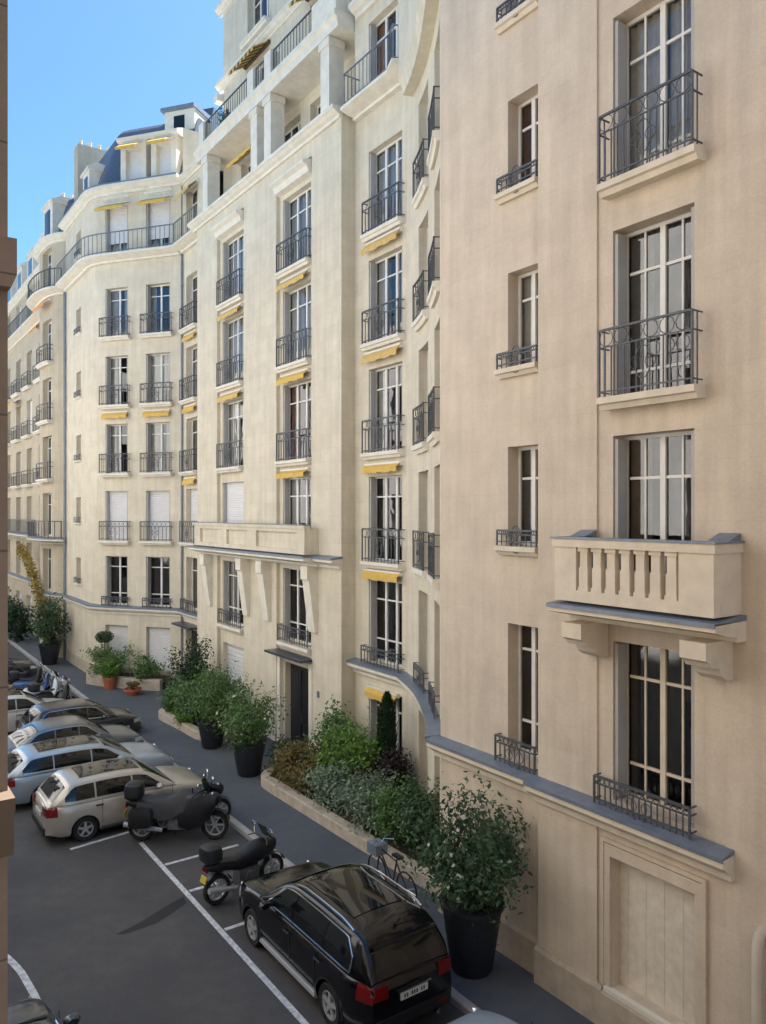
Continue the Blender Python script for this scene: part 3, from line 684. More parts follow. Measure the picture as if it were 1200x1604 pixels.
# string course + corbelled parapet balcony at second floor
cornice(mbld, B, 19.66, 20.85, L[2]+0.03, 0.36, 0.3)
cornice(mbld, B, 20.86, 30.6, L[2]+0.03, 0.66, 0.3, name='balcony_slab')
mb = MB(); po = 0.52; pa, pb = 21.05, 30.2
fbox(mb, B, pa, pb, po-0.22, po-0.10, L[2]+0.10, L[2]+0.92)
for (a, b) in ((pa, pa+0.55), (24.5, 25.2), (27.0, 27.6), (29.6, pb)): fbox(mb, B, a, b, po-0.099, po, L[2]+0.10, L[2]+0.92)
fbox(mb, B, pa+0.55, 24.5, po-0.099, po, L[2]+0.10, L[2]+0.25); fbox(mb, B, pa+0.55, 24.5, po-0.099, po, L[2]+0.80, L[2]+0.92)
fbox(mb, B, 25.2, 27.0, po-0.099, po, L[2]+0.10, L[2]+0.25); fbox(mb, B, 25.2, 27.0, po-0.099, po, L[2]+0.80, L[2]+0.92)
fbox(mb, B, 27.6, 29.6, po-0.099, po, L[2]+0.10, L[2]+0.25); fbox(mb, B, 27.6, 29.6, po-0.099, po, L[2]+0.80, L[2]+0.92)
for s in (pa, pb-0.16): fbox(mb, B, s, s+0.16, 0.0, po-0.221, L[2]+0.10, L[2]+0.92)
fbox(mb, B, pa-0.04, pb+0.04, po-0.18, po+0.04, L[2]+0.92, L[2]+1.02)
pp = mb.build('balcony_parapet', 'stone', mbld)
mb = MB(); fbox(mb, B, pa-0.06, pb+0.06, po-0.2, po+0.06, L[2]+1.023, L[2]+1.05); mb.build('coping_flashing', 'zinc', pp)
for s in (21.1, 24.35, 26.05, 29.55): corbel(mbld, B, s, s+0.42, L[2]-0.27, 4.25, 0.40, tall=True)
# door with canopy
mb = MB(); D = -0.13-0.22
fbox(mb, B, door[0], door[1], D-0.08, D, door[2], door[3])
for i in range(2):
    a = door[0]+0.08+i*0.82
    for z0, z1 in ((0.35, 0.95), (1.1, 2.75)):
        fbox(mb, B, a, a+0.72, D, D+0.03, z0, z1); 
dr = mb.build('entrance_door', 'door_dark', mbld)
mb = MB(); fbox(mb, B, 22.64, 22.68, D+0.03, D+0.08, 1.0, 1.5); mb.build('handle', 'chrome', dr)
mb = MB(); fbox(mb, B, 21.45, 24.0, -0.13, 0.45, 3.27, 3.34); mb.build('entrance_canopy', 'canopy_blue', mbld)
for s in (21.55, 23.75):
    mb = MB(); fbox(mb, B, s-0.09, s+0.12, -0.13, 0.02, 0.1, 3.2); mb.build('door_surround', 'trim', mbld)
mb = MB(); fbox(mb, B, 21.0, 21.12, 0, 0.03, 2.2, 2.4); mb.build('doorbell_plate', 'zinc', mbld)
mb = MB(); n = 12
for i in range(n): z0 = gar[2]+(gar[3]-gar[2])*i/n; sweep(mb, B, gar[0], gar[1], [(D, z0), (D, z0+0.16), (D+0.03, z0+0.15), (D+0.035, z0+0.01)])
mb.build('roller_shutter', 'roller_white', mbld)
for (a, b) in ((19.68, 21.5), (23.95, 26.6), (29.1, 31.22)):
    mb = MB(); sweep(mb, B, a, b, [(-0.02, 0.1), (-0.02, 0.72), (0.03, 0.72), (0.06, 0.67), (0.06, 0.1)]); mb.build('plinth', 'trim', mbld)
# loggia and set-back attic of block B
BL = Fac([(19.9, 13.5), (31.0, 13.5)], 19.9)
lo = [(21.3, 23.5, LED+0.15, LED+2.1), (24.2, 26.0, LED+0.15, LED+2.1), (27.2, 29.2, LED+0.15, LED+2.1)]
up = [(21.6, 23.5, L[7]+0.15, L[7]+2.45), (26.7, 28.6, L[7]+0.15, L[7]+2.45), (21.6, 23.5, 27.1, 29.2), (26.7, 28.6, 27.1, 29.2)]
mb = MB(); wall(mb, BL, 19.9, 31.0, LED, 30.2, lo+up, 0.28)
for u in (19.9, 31.0): 
    pp_ = [(13.5, LED), (13.5, 30.2), (15.5, 30.2), (15.5, LED)]; mb.quad(*[W(u, v, z) for v, z in pp_], pp_)
mb.build('attic_wall', 'stone', mbld)
for i, o in enumerate(lo): window(mbld, BL, *o, leaves=3, bars=0, cur='tan' if i else None)
for i, o in enumerate(up): window(mbld, BL, *o, leaves=3, bars=0, cur='grey' if i % 2 else None)
for s in (20.35, 24.3, 25.4, 30.0):
    mb = MB(); fbox(mb, B, s, s+0.52, -0.5, 0.04, LED+0.05, 22.85); fbox(mb, B, s-0.06, s+0.58, -0.51, 0.09, 22.6, 22.84); mb.build('column', 'trim', mbld)
mb = MB(); sweep(mb, B, 19.75, 31.1, [(-1.1, 22.86), (-1.1, 23.35), (0.22, 23.35), (0.22, 23.2), (0.12, 23.12), (0.1, 22.86)]); mb.build('loggia_beam', 'trim', mbld)
for s in (24.2, 25.6, 30.3):
    mb = MB(); fbox(mb, B, s, s+0.5, -0.25, 0.1, 23.35, 24.35); mb.build('terrace_pier', 'trim', mbld)
mb = MB(); fbox(mb, B, 19.85, 20.35, -0.25, 0.1, 23.35, 24.35)
fbox(mb, B, 19.85, 20.0, -1.05, -0.26, 23.35, 24.35); fbox(mb, B, 19.8, 20.4, -1.06, 0.14, 24.352, 24.45)
fbox(mb, B, 20.35, 21.4, -0.1, 0.06, 23.35, 24.3)
mb.build('terrace_pier', 'trim', mbld)
for (a, b) in ((21.45, 24.15), (24.75, 25.55), (26.15, 30.25)): railing(mbld, B, a, b, 0.0, 23.35, 0.95, step=0.2, r=0.011, ornate=False, ret=False)
for (a, b) in ((21.45, 23.65), (26.55, 28.75)): awning(mbld, BL, a, b, L[7]+2.65, 0.75, drop=0.4, dark=True)
awning(mbld, BL, 27.1, 29.3, LED+2.1, 0.6, drop=0.2, stripes=False)
for z in (26.6, 29.9): cornice(mbld, BL, 19.9, 31.3, z, 0.28, 0.32, zinc=False)
mb = MB(); fbox(mb, BL, 30.95, 31.35, -1.0, 0.3, 25.8, 26.1); mb.build('end_moulding', 'trim', mbld); mb = MB(); fbox(mb, BL, 30.95, 31.5, -1.0, 0.45, 23.4, 23.7); mb.build('end_moulding', 'trim', mbld)
for (a, b) in ((21.4, 23.7), (26.5, 28.8)): sill(mbld, BL, a, b, 27.1, 0.3, 0.22)
# bay E behind the left end of the block
E = Fac([(31.2, 12.92), (34.32, 12.92)], 31.2)
eo = [(32.45, 33.85, L[k]+0.1, L[k]+2.5) for k in range(1, 7)] + [(32.5, 33.9, 0.1, 2.8)]
mb = MB(); wall(mb, E, 31.2, 34.32, 0, 23.5, eo, 0.28); mb.build('wall', 'stone', mbld)
for i, o in enumerate(eo[:-1]): window(mbld, E, *o, leaves=2, bars=0, cur='white' if i % 2 else 'grey', roller=0.95 if i == 1 else 0)
for k in (2, 3, 4, 5): sill(mbld, E, 32.25, 34.05, L[k]+0.08, 0.3, 0.18); railing(mbld, E, 32.3, 34.0, 0.25, L[k]+0.08, 0.95, step=0.2, r=0.011)
railing(mbld, E, 32.3, 34.0, 0.22, L[1]+0.08, 0.5, step=0.2, r=0.011)
cornice(mbld, E, 31.55, 34.2, L[1]+0.02, 0.26, 0.3); cornice(mbld, E, 31.55, 34.15, L[6], 0.6, 0.3, zinc=False, name='balcony_slab')
railing(mbld, E, 31.6, 34.1, 0.52, L[6], 0.95, step=0.25, r=0.012, ornate=False, ret=False, m='iron_pale')
for k in (3, 4, 5): awning(mbld, E, 32.45, 33.85, L[k]-0.28, 0.2, drop=0.10, stripes=False)
awning(mbld, E, 32.3, 34.0, L[6]+2.4, 0.5, drop=0.3)
cornice(mbld, E, 31.2, 34.3, 23.5, 0.3, 0.3, zinc=False)
mb = MB(); fbox(mb, E, 32.5, 33.9, -0.34, -0.28, 0.1, 2.8); mb.build('side_door', 'door_dark', mbld)
mb = MB(); fbox(mb, E, 31.9, 34.1, 0, 0.6, 2.98, 3.07); mb.build('entrance_canopy', 'canopy_blue', mbld)
pipe(mbld, E, 34.2, 0.0, 0.1, 20.0, 0.05, 'zinc')
# rear and roofs
mb = MB()
for (a, b, c, e, z) in ((12.2, 24, 34.4, 24, 30), (34.4, 13, 34.4, 24, 23.5), (12.2, 10.2, 12.2, 24, 27.5)):
    mb.quad(W(a, b, 0), W(a, b, z), W(c, e, z), W(c, e, 0))
mb.build('rear_wall', 'stone', mbld)
poly_prism('roof', 'zinc', mbld, [(19.95, 13.55), (30.95, 13.55), (30.95, 23.9), (19.95, 23.9)], 29.9, 30.18)
poly_prism('roof', 'zinc', mbld, [(12.25, 10.3), (13.0, 10.85), (14.7, 11.92), (15.9, 12.55), (17, 12.98), (19.9, 13.0), (19.9, 23.9), (12.25, 23.9)], 27.2, 27.45)
poly_prism('roof', 'zinc', mbld, [(31.05, 13.0), (34.3, 13.0), (34.3, 23.9), (31.05, 23.9)], 23.2, 23.45)

# ------------------------------------------------------------------ left building at the bend of the street (F)
fb_ = thing('apartment_building', 'pale corner facade facing down the street, with slate mansard, awnings and white roller shutters', 'building', W(38, 11), 0, None, True)
F = Fac(bez([(34.34, 12.88), (36.2, 11.5), (37.6, 10.45), (38.5, 10.02), (39.5, 9.98)], 3) + [(39.6, 9.98), (43.9, 9.98)], 0)
SF = F.b-43.9
fw = ((0.6, 1.92), (2.92, 4.2))
fo = []; 
for (a, b) in fw: fo += [(a, b, L[k]+0.1, L[k]+2.45) for k in range(1, 7)] + [(a, b, 0.5, 2.7)]
so_ = [(40.7+SF, 41.65+SF, L[k]+0.9, L[k]+2.2) for k in range(1, 7)]
mb = MB(); wall(mb, F, 0, F.b, 0, 23.6, fo+so_, 0.28); mb.build('wall', 'stone', fb_)
fc = [None, None, 'white', 'white', 'white', None]
for ci in (0, 1):
    a, b = fw[ci]
    for k in range(0, 7):
        o = fo[ci*7+(k-1 if k else 6)]
        rl = 0.98 if k in (0, 2) else (0.75 if k == 6 else 0)
        window(fb_, F, *o, leaves=2, bars=0, tr=0.78 if k != 6 else None, low=0.24 if k == 1 else None, cur=[None, None, None, 'white', 'white', 'white', 'white'][k] , gap=0.10+0.16*((k*3+ci*2) % 4), roller=rl, shut=k > 0)
        if k in (2, 3, 4, 5):
            sill(fb_, F, a-0.2, b+0.2, L[k]+0.1, 0.3, 0.2); railing(fb_, F, a-0.15, b+0.15, 0.25, L[k]+0.1, 0.9, step=0.2, r=0.011)
        if k == 1: railing(fb_, F, a-0.1, b+0.1, 0.15, L[1]+0.06, 0.45, step=0.2, r=0.011)
    awning(fb_, F, a-0.05, b+0.05, L[4]-0.32, 0.22, drop=0.10, stripes=False)
    awning(fb_, F, a-0.12, b+0.12, L[6]+2.42, 0.6, drop=0.28, stripes=False)
    mb = MB(); fbox(mb, F, a-0.1, b+0.1, 0, 0.05, L[6]+2.75, L[6]+2.85); fbox(mb, F, a, b, 0, 0.03, L[6]+2.87, L[6]+3.0); mb.build('panel_moulding', 'trim', fb_)
for i, o in enumerate(so_): 
    window(fb_, F, *o, leaves=2, bars=0, tr=None, depth=0.25, cur='grey' if i % 2 else None)
    sill(fb_, F, o[0]-0.1, o[1]+0.1, o[2], 0.12, 0.12); railing(fb_, F, o[0]-0.05, o[1]+0.05, 0.1, o[2], 0.28, step=0.2, r=0.010, ring=False)
cornice(fb_, F, 0.0, F.b, L[1]+0.04, 0.24, 0.34)
cornice(fb_, F, 0.0, F.b-0.3, L[6], 0.62, 0.32, zinc=False, name='balcony_slab')
railing(fb_, F, 0.05, F.b-0.4, 0.55, L[6], 0.95, step=0.24, r=0.012, ornate=False, ret=False, m='iron_pale')
cornice(fb_, F, -0.0, F.b, 23.65, 0.4, 0.42, m='trim')
# mansard with dormers
mb = MB(); sweep(mb, F, 0.0, F.b, [(-0.25, 23.6), (-1.35, 26.9), (-1.5, 27.1), (-5.5, 27.3), (-5.5, 23.6)]); rf = mb.build('roof', 'slate', fb_)
for (a, b) in ((0.35, 1.72), (2.0, 3.4)):
    mb = MB(); fbox(mb, F, a, a+0.28, -1.6, -0.1, 23.68, 25.7); fbox(mb, F, b-0.28, b, -1.6, -0.1, 23.68, 25.7)
    fbox(mb, F, a+0.28, b-0.28, -1.6, -0.1, 25.35, 25.7); sweep(mb, F, a-0.15, b+0.15, [(-1.6, 25.7), (-1.6, 26.0), (-0.4, 26.12), (0.05, 25.9), (0.05, 25.78), (-0.05, 25.7)])
    fbox(mb, F, a+0.28, b-0.28, -1.6, -0.1, 23.68, 23.95)
    dm = mb.build('dormer', 'trim', fb_)
    mb = MB(); fbox(mb, F, a+0.28, b-0.28, -0.42, -0.36, 23.95, 25.35); mb.build('blind', 'roller_white', dm)
    awning(fb_, F, a+0.15, b-0.15, 25.55, 0.65, d=-0.1, drop=0.35, stripes=False)
mb = MB(); sweep(mb, F, 0.05, 1.7, [(-2.4, 26.0), (-2.4, 27.45), (-1.2, 27.45), (-1.2, 26.0)]); at = mb.build('attic_dormer', 'trim', fb_)
mb = MB(); sweep(mb, F, 0.0, 1.85, [(-2.6, 27.455), (-2.6, 27.7), (-1.05, 27.62), (-1.05, 27.455)]); mb.build('dormer_roof', 'zinc', at)
mb = MB(); fbox(mb, F, 0.6, 1.2, -1.25, -1.19, 26.55, 27.2); mb.build('attic_window', 'car_glass', at)
mb = MB(); sweep(mb, F, 0.02, 0.7, [(-3.5, 26.9), (-3.5, 28.3), (-2.9, 28.3), (-2.45, 26.9)]); mb.build('roof', 'slate', fb_)
mb = MB(); fbox(mb, F, 39.7+SF, 40.9+SF, -1.4, -0.15, 23.68, 25.2); sweep(mb, F, 39.55+SF, 41.05+SF, [(-1.5, 25.2), (-1.5, 25.5), (-0.5, 25.6), (-0.05, 25.35), (-0.05, 25.2)]); dm = mb.build('dormer', 'trim', fb_)
mb = MB(); fbox(mb, F, 40.0+SF, 40.6+SF, -0.16, -0.13, 23.95, 25.0); mb.build('attic_window', 'car_glass', dm)
mb = MB()
pts = [(43.9, 10.6), (44.7, 10.6), (44.7, 15.5), (43.9, 15.5)]
lo = [mb.vert(W(u, v, 22), (v, 22)) for u, v in pts]; hi = [mb.vert(W(u, v, 28.3), (v, 28.3)) for u, v in pts]
mb.face(*hi)
for i in range(4): mb.face(lo[i], lo[(i+1) % 4], hi[(i+1) % 4], hi[i])
ch = mb.build('chimney_wall', 'stone_far', fb_)
for i in range(9):
    mb = MB(); p = W(44.3, 10.85+i*0.5, 28.3); mb.lathe([(0.11, 0), (0.09, 0.32), (0.11, 0.34), (0.11, 0.38)], 10, p); mb.build('chimney_pot', 'pipe', ch, smooth=True)
mb = MB()
for (a, b, c, e, z) in ((34.5, 13, 34.5, 24, 26), (34.5, 24, 44.7, 24, 26), (44.7, 24, 44.7, 10.2, 23)): mb.quad(W(a, b, 0), W(a, b, z), W(c, e, z), W(c, e, 0))
mb.build('rear_wall', 'stone', fb_)
poly_prism('roof', 'zinc', fb_, [(34.6, 17), (44.6, 14), (44.6, 23.9), (34.6, 23.9)], 26.6, 26.95)
pipe(fb_, F, 43.75+SF, 0.0, 0.1, 20.0, 0.07, 'zinc')
mb = MB(); sweep(mb, F, 0.0, F.b, [(-0.02, 0.1), (-0.02, 0.72), (0.03, 0.72), (0.05, 0.67), (0.05, 0.1)]); mb.build('plinth', 'stone_far', fb_)

# ------------------------------------------------------------------ far building (G)
gb = thing('apartment_building', 'farthest pale facade at the left, with rows of iron balconies seen edge on', 'building', W(55, 11), 0, None, True)
G = Fac(bez([(43.95, 10.35), (44.6, 9.75), (46.0, 9.45), (48.2, 9.5), (49.4, 10.0), (50.0, 10.25)], 3) + [(50.2, 10.3), (80, 10.3)], 0)
SG = G.b-80
gw = [(1.6, 3.3), (50.8+SG, 52.5+SG), (54.6+SG, 56.4+SG), (58.4+SG, 60.2+SG), (62.4+SG, 64.2+SG), (66.5+SG, 68.3+SG), (70.5+SG, 72.3+SG)]
go = []
for (a, b) in gw: go += [(a, b, L[k]+0.1, L[k]+2.5) for k in (0, 1, 2, 3, 4, 5, 6)]
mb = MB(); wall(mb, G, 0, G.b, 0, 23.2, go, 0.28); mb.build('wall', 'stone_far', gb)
for i, o in enumerate(go):
    k = i % 7; c = i//7
    window(gb, G, *o, leaves=2, bars=0, cur=('white', 'grey', None, 'white', 'grey')[(i*3+c) % 5], gap=0.6, roller=1.0 if (k == 0 or (i*7+c*3) % 11 == 0) else 0)
    if k in (3, 4, 5): sill(gb, G, o[0]-0.2, o[1]+0.2, o[2], 0.35, 0.2); railing(gb, G, o[0]-0.15, o[1]+0.15, 0.3, o[2], 0.9, step=0.25, r=0.013, ring=False)
for k in (1,): cornice(gb, G, 0, G.b, L[k]+0.04, 0.24, 0.3)
for k in (2, 6):
    cornice(gb, G, 0.2, G.b, L[k], 0.7, 0.32, zinc=(k == 2), name='balcony_slab'); railing(gb, G, 0.3, G.b-0.2, 0.62, L[k], 0.95, step=0.3, r=0.014, ornate=False, ret=False)
cornice(gb, G, 0, G.b, 23.3, 0.4, 0.4, zinc=False)
for c in (0, 1, 3): awning(gb, G, gw[c][0]-0.1, gw[c][1]+0.1, L[6]-0.5 if c != 3 else L[5]-0.4, 0.5, drop=0.25, stripes=False, top='awning_orange' if c < 2 else 'awning_yellow')
mb = MB(); sweep(mb, G, 0.0, G.b, [(-0.2, 23.2), (-0.9, 25.6), (-1.2, 25.9), (-5.5, 26.2), (-5.5, 23.2)]); mb.build('roof', 'slate', gb)
for c in range(0, 6):
    a, b = gw[c]; mb = MB(); fbox(mb, G, a, b, -1.4, -0.05, 23.3, 25.3); sweep(mb, G, a-0.12, b+0.12, [(-1.4, 25.3), (-1.4, 25.6), (-0.5, 25.75), (0.05, 25.45), (0.05, 25.3)])
    dm = mb.build('dormer', 'trim', gb)
    mb = MB(); fbox(mb, G, a+0.35, b-0.35, -0.06, -0.03, 23.6, 25.0); mb.build('attic_window', 'car_glass', dm)
for (u, v, z, w) in ((50.6, 11.2, 27.8, 3.5), (60, 12, 27.5, 3)):
    ch = poly_prism('chimney_wall', 'stone_far', gb, [(u, v), (u+0.8, v), (u+0.8, v+w), (u, v+w)], 23.6, z)
    for i in range(int(w/0.5)):
        mb = MB(); mb.lathe([(0.11, 0), (0.09, 0.32), (0.11, 0.34), (0.11, 0.38)], 8, W(u+0.4, v+0.25+i*0.5, z)); mb.build('chimney_pot', 'pipe', ch, smooth=True)
mb = MB()
for (a, b, c, e, z) in ((80, 10.3, 80, 24, 23), (80, 24, 44.8, 24, 26)): mb.quad(W(a, b, 0), W(a, b, z), W(c, e, z), W(c, e, 0))
mb.build('rear_wall', 'stone_far', gb)
poly_prism('roof', 'zinc', gb, [(44.8, 14), (79.9, 14), (79.9, 23.9), (44.8, 23.9)], 25.5, 25.9)

# ------------------------------------------------------------------ the building the picture is taken from: only its pilaster edge shows at the left border; an unseen pale wall is added for bounce light
ob = thing('apartment_building', 'brown stone pilaster edge with a small ledge, along the left border beside the viewer', 'building', W(3, -2), 0, None, True)
O = Fac([(80, -0.45), (-40, -0.45)], -80)             # s = -u ; outward is +v
oo = []
for c in range(-78, 38, 4):
    for k in range(0, 6):
        if k == 2 and abs(c) < 5: continue
        oo.append((c+0.6, c+2.0, L[k]+0.4, L[k]+2.5))
mb = MB(); wall(mb, O, -9.0, 40, 0, 19.3, [o for o in oo if o[0] > -9], 0.25); mb.build('wall', 'stone_brown', ob)
mb = MB(); wall(mb, O, -80, -9.0, 0, 19.3, [o for o in oo if o[1] < -9], 0.25); mb.build('wall', 'stone_opp_bounce', ob)  # unseen pale wall farther along, added to bounce sunlight across the street
mb = MB()
for o in oo: mb.quad(O.P(o[0], -0.25, o[2]), O.P(o[0], -0.25, o[3]), O.P(o[1], -0.25, o[3]), O.P(o[1], -0.25, o[2]))
mb.build('window_panes', 'car_glass', ob)['kind'] = 'stuff'
poly_prism('roof', 'zinc', ob, [(80, -0.5), (-40, -0.5), (-40, -9), (80, -9)], 19.0, 19.28)
mb = MB(); mb.quad(W(80, -9, 0), W(80, -9, 19), W(-40, -9, 19), W(-40, -9, 0)); mb.build('rear_wall', 'stone_brown', ob)
PU = 2.6
mb = MB(); fbox(mb, O, -PU-0.5, -PU, 0.0, 0.45+PU*math.tan(R_(9.20)), 0, 19); mb.build('pilaster', 'stone_dark', ob)
e = 0.45+PU*math.tan(R_(9.20))
mb = MB(); sweep(mb, O, -PU-0.5, -PU+0.06, [(e-0.1, 8.78), (e-0.1, 8.93), (e+0.016, 8.93), (e+0.016, 8.82), (e, 8.78)]); mb.build('ledge', 'stone_dark', ob)
mb = MB(); sweep(mb, O, -PU-0.5, -PU+0.08, [(e-0.1, 7.07), (e-0.1, 7.24), (e+0.008, 7.24), (e+0.008, 7.2), (e+0.004, 7.19), (e+0.004, 7.07)]); mb.build('bracket', 'bracket_tan', ob)

# ------------------------------------------------------------------ vehicles
def interp(pts, x):                   # monotone cubic through the control points
    n = len(pts)
    if x <= pts[0][0]: return pts[0][1]
    if x >= pts[-1][0]: return pts[-1][1]
    d = [(pts[k+1][1]-pts[k][1])/(pts[k+1][0]-pts[k][0]) for k in range(n-1)]
    m = [d[0]] + [0 if d[k-1]*d[k] <= 0 else 2*d[k-1]*d[k]/(d[k-1]+d[k]) for k in range(1, n-1)] + [d[-1]]
    for k in range(n-1):
        if x <= pts[k+1][0]:
            h = pts[k+1][0]-pts[k][0]; t = (x-pts[k][0])/h
            return (pts[k][1]*(2*t**3-3*t*t+1) + m[k]*h*(t**3-2*t*t+t) + pts[k+1][1]*(-2*t**3+3*t*t) + m[k+1]*h*(t**3-t*t))
STY = dict(
  suv=dict(top=[(-.5, .55), (-.49, .62), (-.46, .65), (-.2, .645), (.2, .635), (.26, .63), (.40, .585), (.46, .54), (.49, .46), (.5, .40)],
           roof=[(-.485, .64), (-.44, .86), (-.405, .955), (-.36, .985), (-.15, 1.0), (0.0, .99), (.07, .955), (.25, .63)], ws=(.075, .235), rw=(-.475, -.425), sw=(-.40, .17), pill=(-.235, -.015)),
  wagon=dict(top=[(-.5, .55), (-.49, .63), (-.45, .665), (-.2, .66), (.2, .645), (.26, .635), (.40, .57), (.46, .52), (.49, .44), (.5, .38)],
           roof=[(-.475, .66), (-.40, .88), (-.36, .955), (-.3, .98), (-.12, 1.0), (0.0, .985), (.06, .95), (.25, .635)], ws=(.07, .235), rw=(-.465, -.39), sw=(-.40, .17), pill=(-.23, -.015)),
  hatch=dict(top=[(-.5, .5), (-.49, .60), (-.45, .64), (-.2, .64), (.2, .63), (.28, .62), (.40, .56), (.46, .51), (.49, .44), (.5, .38)],
           roof=[(-.47, .63), (-.40, .86), (-.34, .965), (-.28, .985), (-.1, 1.0), (.02, .985), (.09, .94), (.28, .62)], ws=(.1, .265), rw=(-.46, -.37), sw=(-.36, .2), pill=(-.18, .02)),
  sedan=dict(top=[(-.5, .5), (-.49, .61), (-.44, .655), (-.32, .675), (-.2, .66), (.2, .64), (.26, .63), (.40, .56), (.46, .51), (.49, .44), (.5, .38)],
           roof=[(-.38, .66), (-.28, .86), (-.22, .95), (-.15, .985), (-.04, 1.0), (.04, .985), (.1, .94), (.26, .63)], ws=(.1, .245), rw=(-.365, -.235), sw=(-.31, .18), pill=(-.13, .03)))
def car(name, label, loc, rz, Ln, Wd, H, style, paint, rails=False, group=None, trim='chrome', plate='plate', near=False, cat='car', clad=False, trim_r=0.013):
    S = STY[style]; t = thing(name, label, cat, loc, rz, group)
    hw = Wd/2; wr = 0.205*H if near else 0.20*H; wr = max(0.30, min(0.37, wr)); xf, xr = Ln*0.305, -Ln*0.29; zb = 0.24 if style == 'suv' else 0.20
    def width(x):
        q = abs(x)/Ln; r = 1.0
        if q > 0.34: r -= 0.20*((q-0.34)/0.16)**2.4
        return hw*r
    def bot(x):
        z = zb + 0.10*max(0, (abs(x)/Ln-0.42)/0.08)
        for xw in (xf, xr):
            if abs(x-xw) < wr*1.18: z = max(z, wr + math.sqrt((wr*1.18)**2-(x-xw)**2)*0.98)
        return z
    def top(x): return interp(S['top'], x/Ln)*H
    PR = [(0.93, 0.0), (0.985, 0.12), (1.0, 0.35), (1.0, 0.55), (0.985, 0.72), (0.965, 0.86), (0.93, 0.95), (0.86, 0.993), (0.6, 1.008), (0.0, 1.02)]
    def sec(x, off=0.0):
        b, tp, w = bot(x), top(x), width(x); out = []
        z00 = zb
        for k, (fy, fz) in enumerate(PR):
            z = z00 + (tp-z00)*fz
            if z < b: z = min(b + 0.004*k, tp-0.01)
            out.append((fy*w + off*(1 if fy > 0.5 else 0), z + (off if fz > 0.9 else 0)))
        return out
    xs = set([-Ln/2+Ln*i/44 for i in range(45)])
    for xw in (xf, xr):
        for i in range(-9, 10): xs.add(xw + wr*1.18*math.sin(i/9*math.pi/2))
        xs.add(xw-wr*1.2); xs.add(xw+wr*1.2)
    for e in (0.005, 0.012, 0.022, 0.035): xs.add(Ln/2-Ln*e); xs.add(-Ln/2+Ln*e)
    xs = sorted(xs); mb = MB(); rows = []
    for x in xs:
        h = sec(x); rows.append([(x, y, z) for y, z in h] + [(x, -y, z) for y, z in h[-2::-1]])
    ids = mb.grid(rows)
    for a in range(len(ids)-1): mb.face(ids[a][0], ids[a+1][0], ids[a+1][-1], ids[a][-1])
    mb.face(*ids[0]); mb.face(*ids[-1][::-1])
    body = mb.build('body', 'paint_'+paint, t, smooth=True, sharp=38)
    # greenhouse
    g0, g1 = S['roof'][0][0]*Ln, S['roof'][-1][0]*Ln
    def zr(x): return interp(S['roof'], x/Ln)*H
    def gsec(x, off=0.0):
        bz = top(x)-0.02; rz_ = zr(x); f = max(0.0, min(1.0, (rz_-bz)/(0.33*H)))
        wb_ = width(x)*0.945; w_r = wb_ - 0.17*hw*f - 0.02
        ze = bz+(rz_-bz)*0.90; pts = [(wb_+off, bz), (wb_-0.05*hw*f+off, bz+(rz_-bz)*0.42), (w_r+off, bz+(rz_-bz)*0.84)]
        for k in range(10):
            t_ = k/9; y = (w_r-0.035)*(1-t_); pts.append((y+off*(1-t_)*0.5, roofz(x, y, off)))
        return pts
    def roofz(x, y, off=0.0):
        bz = top(x)-0.02; rz_ = zr(x); f = max(0.0, min(1.0, (rz_-bz)/(0.33*H))); w_r = width(x)*0.945 - 0.17*hw*f - 0.02
        q = min(1.0, abs(y)/max(0.05, w_r-0.035)); return bz+(rz_-bz)*0.92 + ((rz_-bz)*0.08+0.012)*(1-q**2.6) + off
    gx = [g0+(g1-g0)*i/40 for i in range(41)]; mb = MB(); rows = []
    for x in gx:
        h = gsec(x); rows.append([(x, y, z) for y, z in h] + [(x, -y, z) for y, z in h[-2::-1]])
    ids = mb.grid(rows); mb.face(*ids[0]); mb.face(*ids[-1][::-1])
    mb.build('cabin', 'paint_'+paint, t, smooth=True, sharp=45)
    def top_patch(x0, x1, fy, off=0.006, n=20):
        mb = MB(); rows = []
        for i in range(n+1):
            x = x0+(x1-x0)*i/n; yw = gsec(x)[3][0]*fy
            rows.append([(x, yw*k/8, roofz(x, yw*k/8, off)) for k in range(-8, 9)])
        mb.grid(rows); return mb
    top_patch(S['ws'][0]*Ln, S['ws'][1]*Ln, 0.93, 0.012).build('windscreen', 'car_glass', t, smooth=True)
    top_patch(S['rw'][0]*Ln, S['rw'][1]*Ln, 0.90, 0.012).build('rear_window', 'car_glass', t, smooth=True)
    if style in ('suv', 'wagon'): top_patch(-0.30*Ln, 0.05*Ln, 0.72, 0.010).build('roof_window', 'car_glass', t, smooth=True)
    a, b = S['sw'][0]*Ln, S['sw'][1]*Ln
    def side(x, tt, sg, off):
        h = gsec(x, off); 
        if tt < 0.5: p, q, k = h[0], h[1], tt/0.5
        else: p, q, k = h[1], h[2], (tt-0.5)/0.5
        return (x, sg*(p[0]+(q[0]-p[0])*k), p[1]+(q[1]-p[1])*k)
    cuts = [a] + [p*Ln for p in S['pill']] + [b]
    for sg in (-1, 1):
        for k in range(3):
            x0, x1 = cuts[k]+(0.02 if k else 0), cuts[k+1]-(0.02 if k < 2 else 0)
            mb = MB(); rows = []
            for i in range(9):
                x = x0+(x1-x0)*i/8; e0 = max(0, 1-(x-a)/(0.05*Ln)); e1 = max(0, 1-(b-x)/(0.09*Ln))
                lo_ = 0.16 + 0.1*e0; hi_ = 0.93-0.34*e0-0.5*e1
                rows.append([side(x, lo_+(max(hi_, lo_+0.02)-lo_)*j/4, sg, 0.009) for j in range(5)])
            mb.grid(rows); mb.build('side_window', 'car_glass', t, smooth=True)
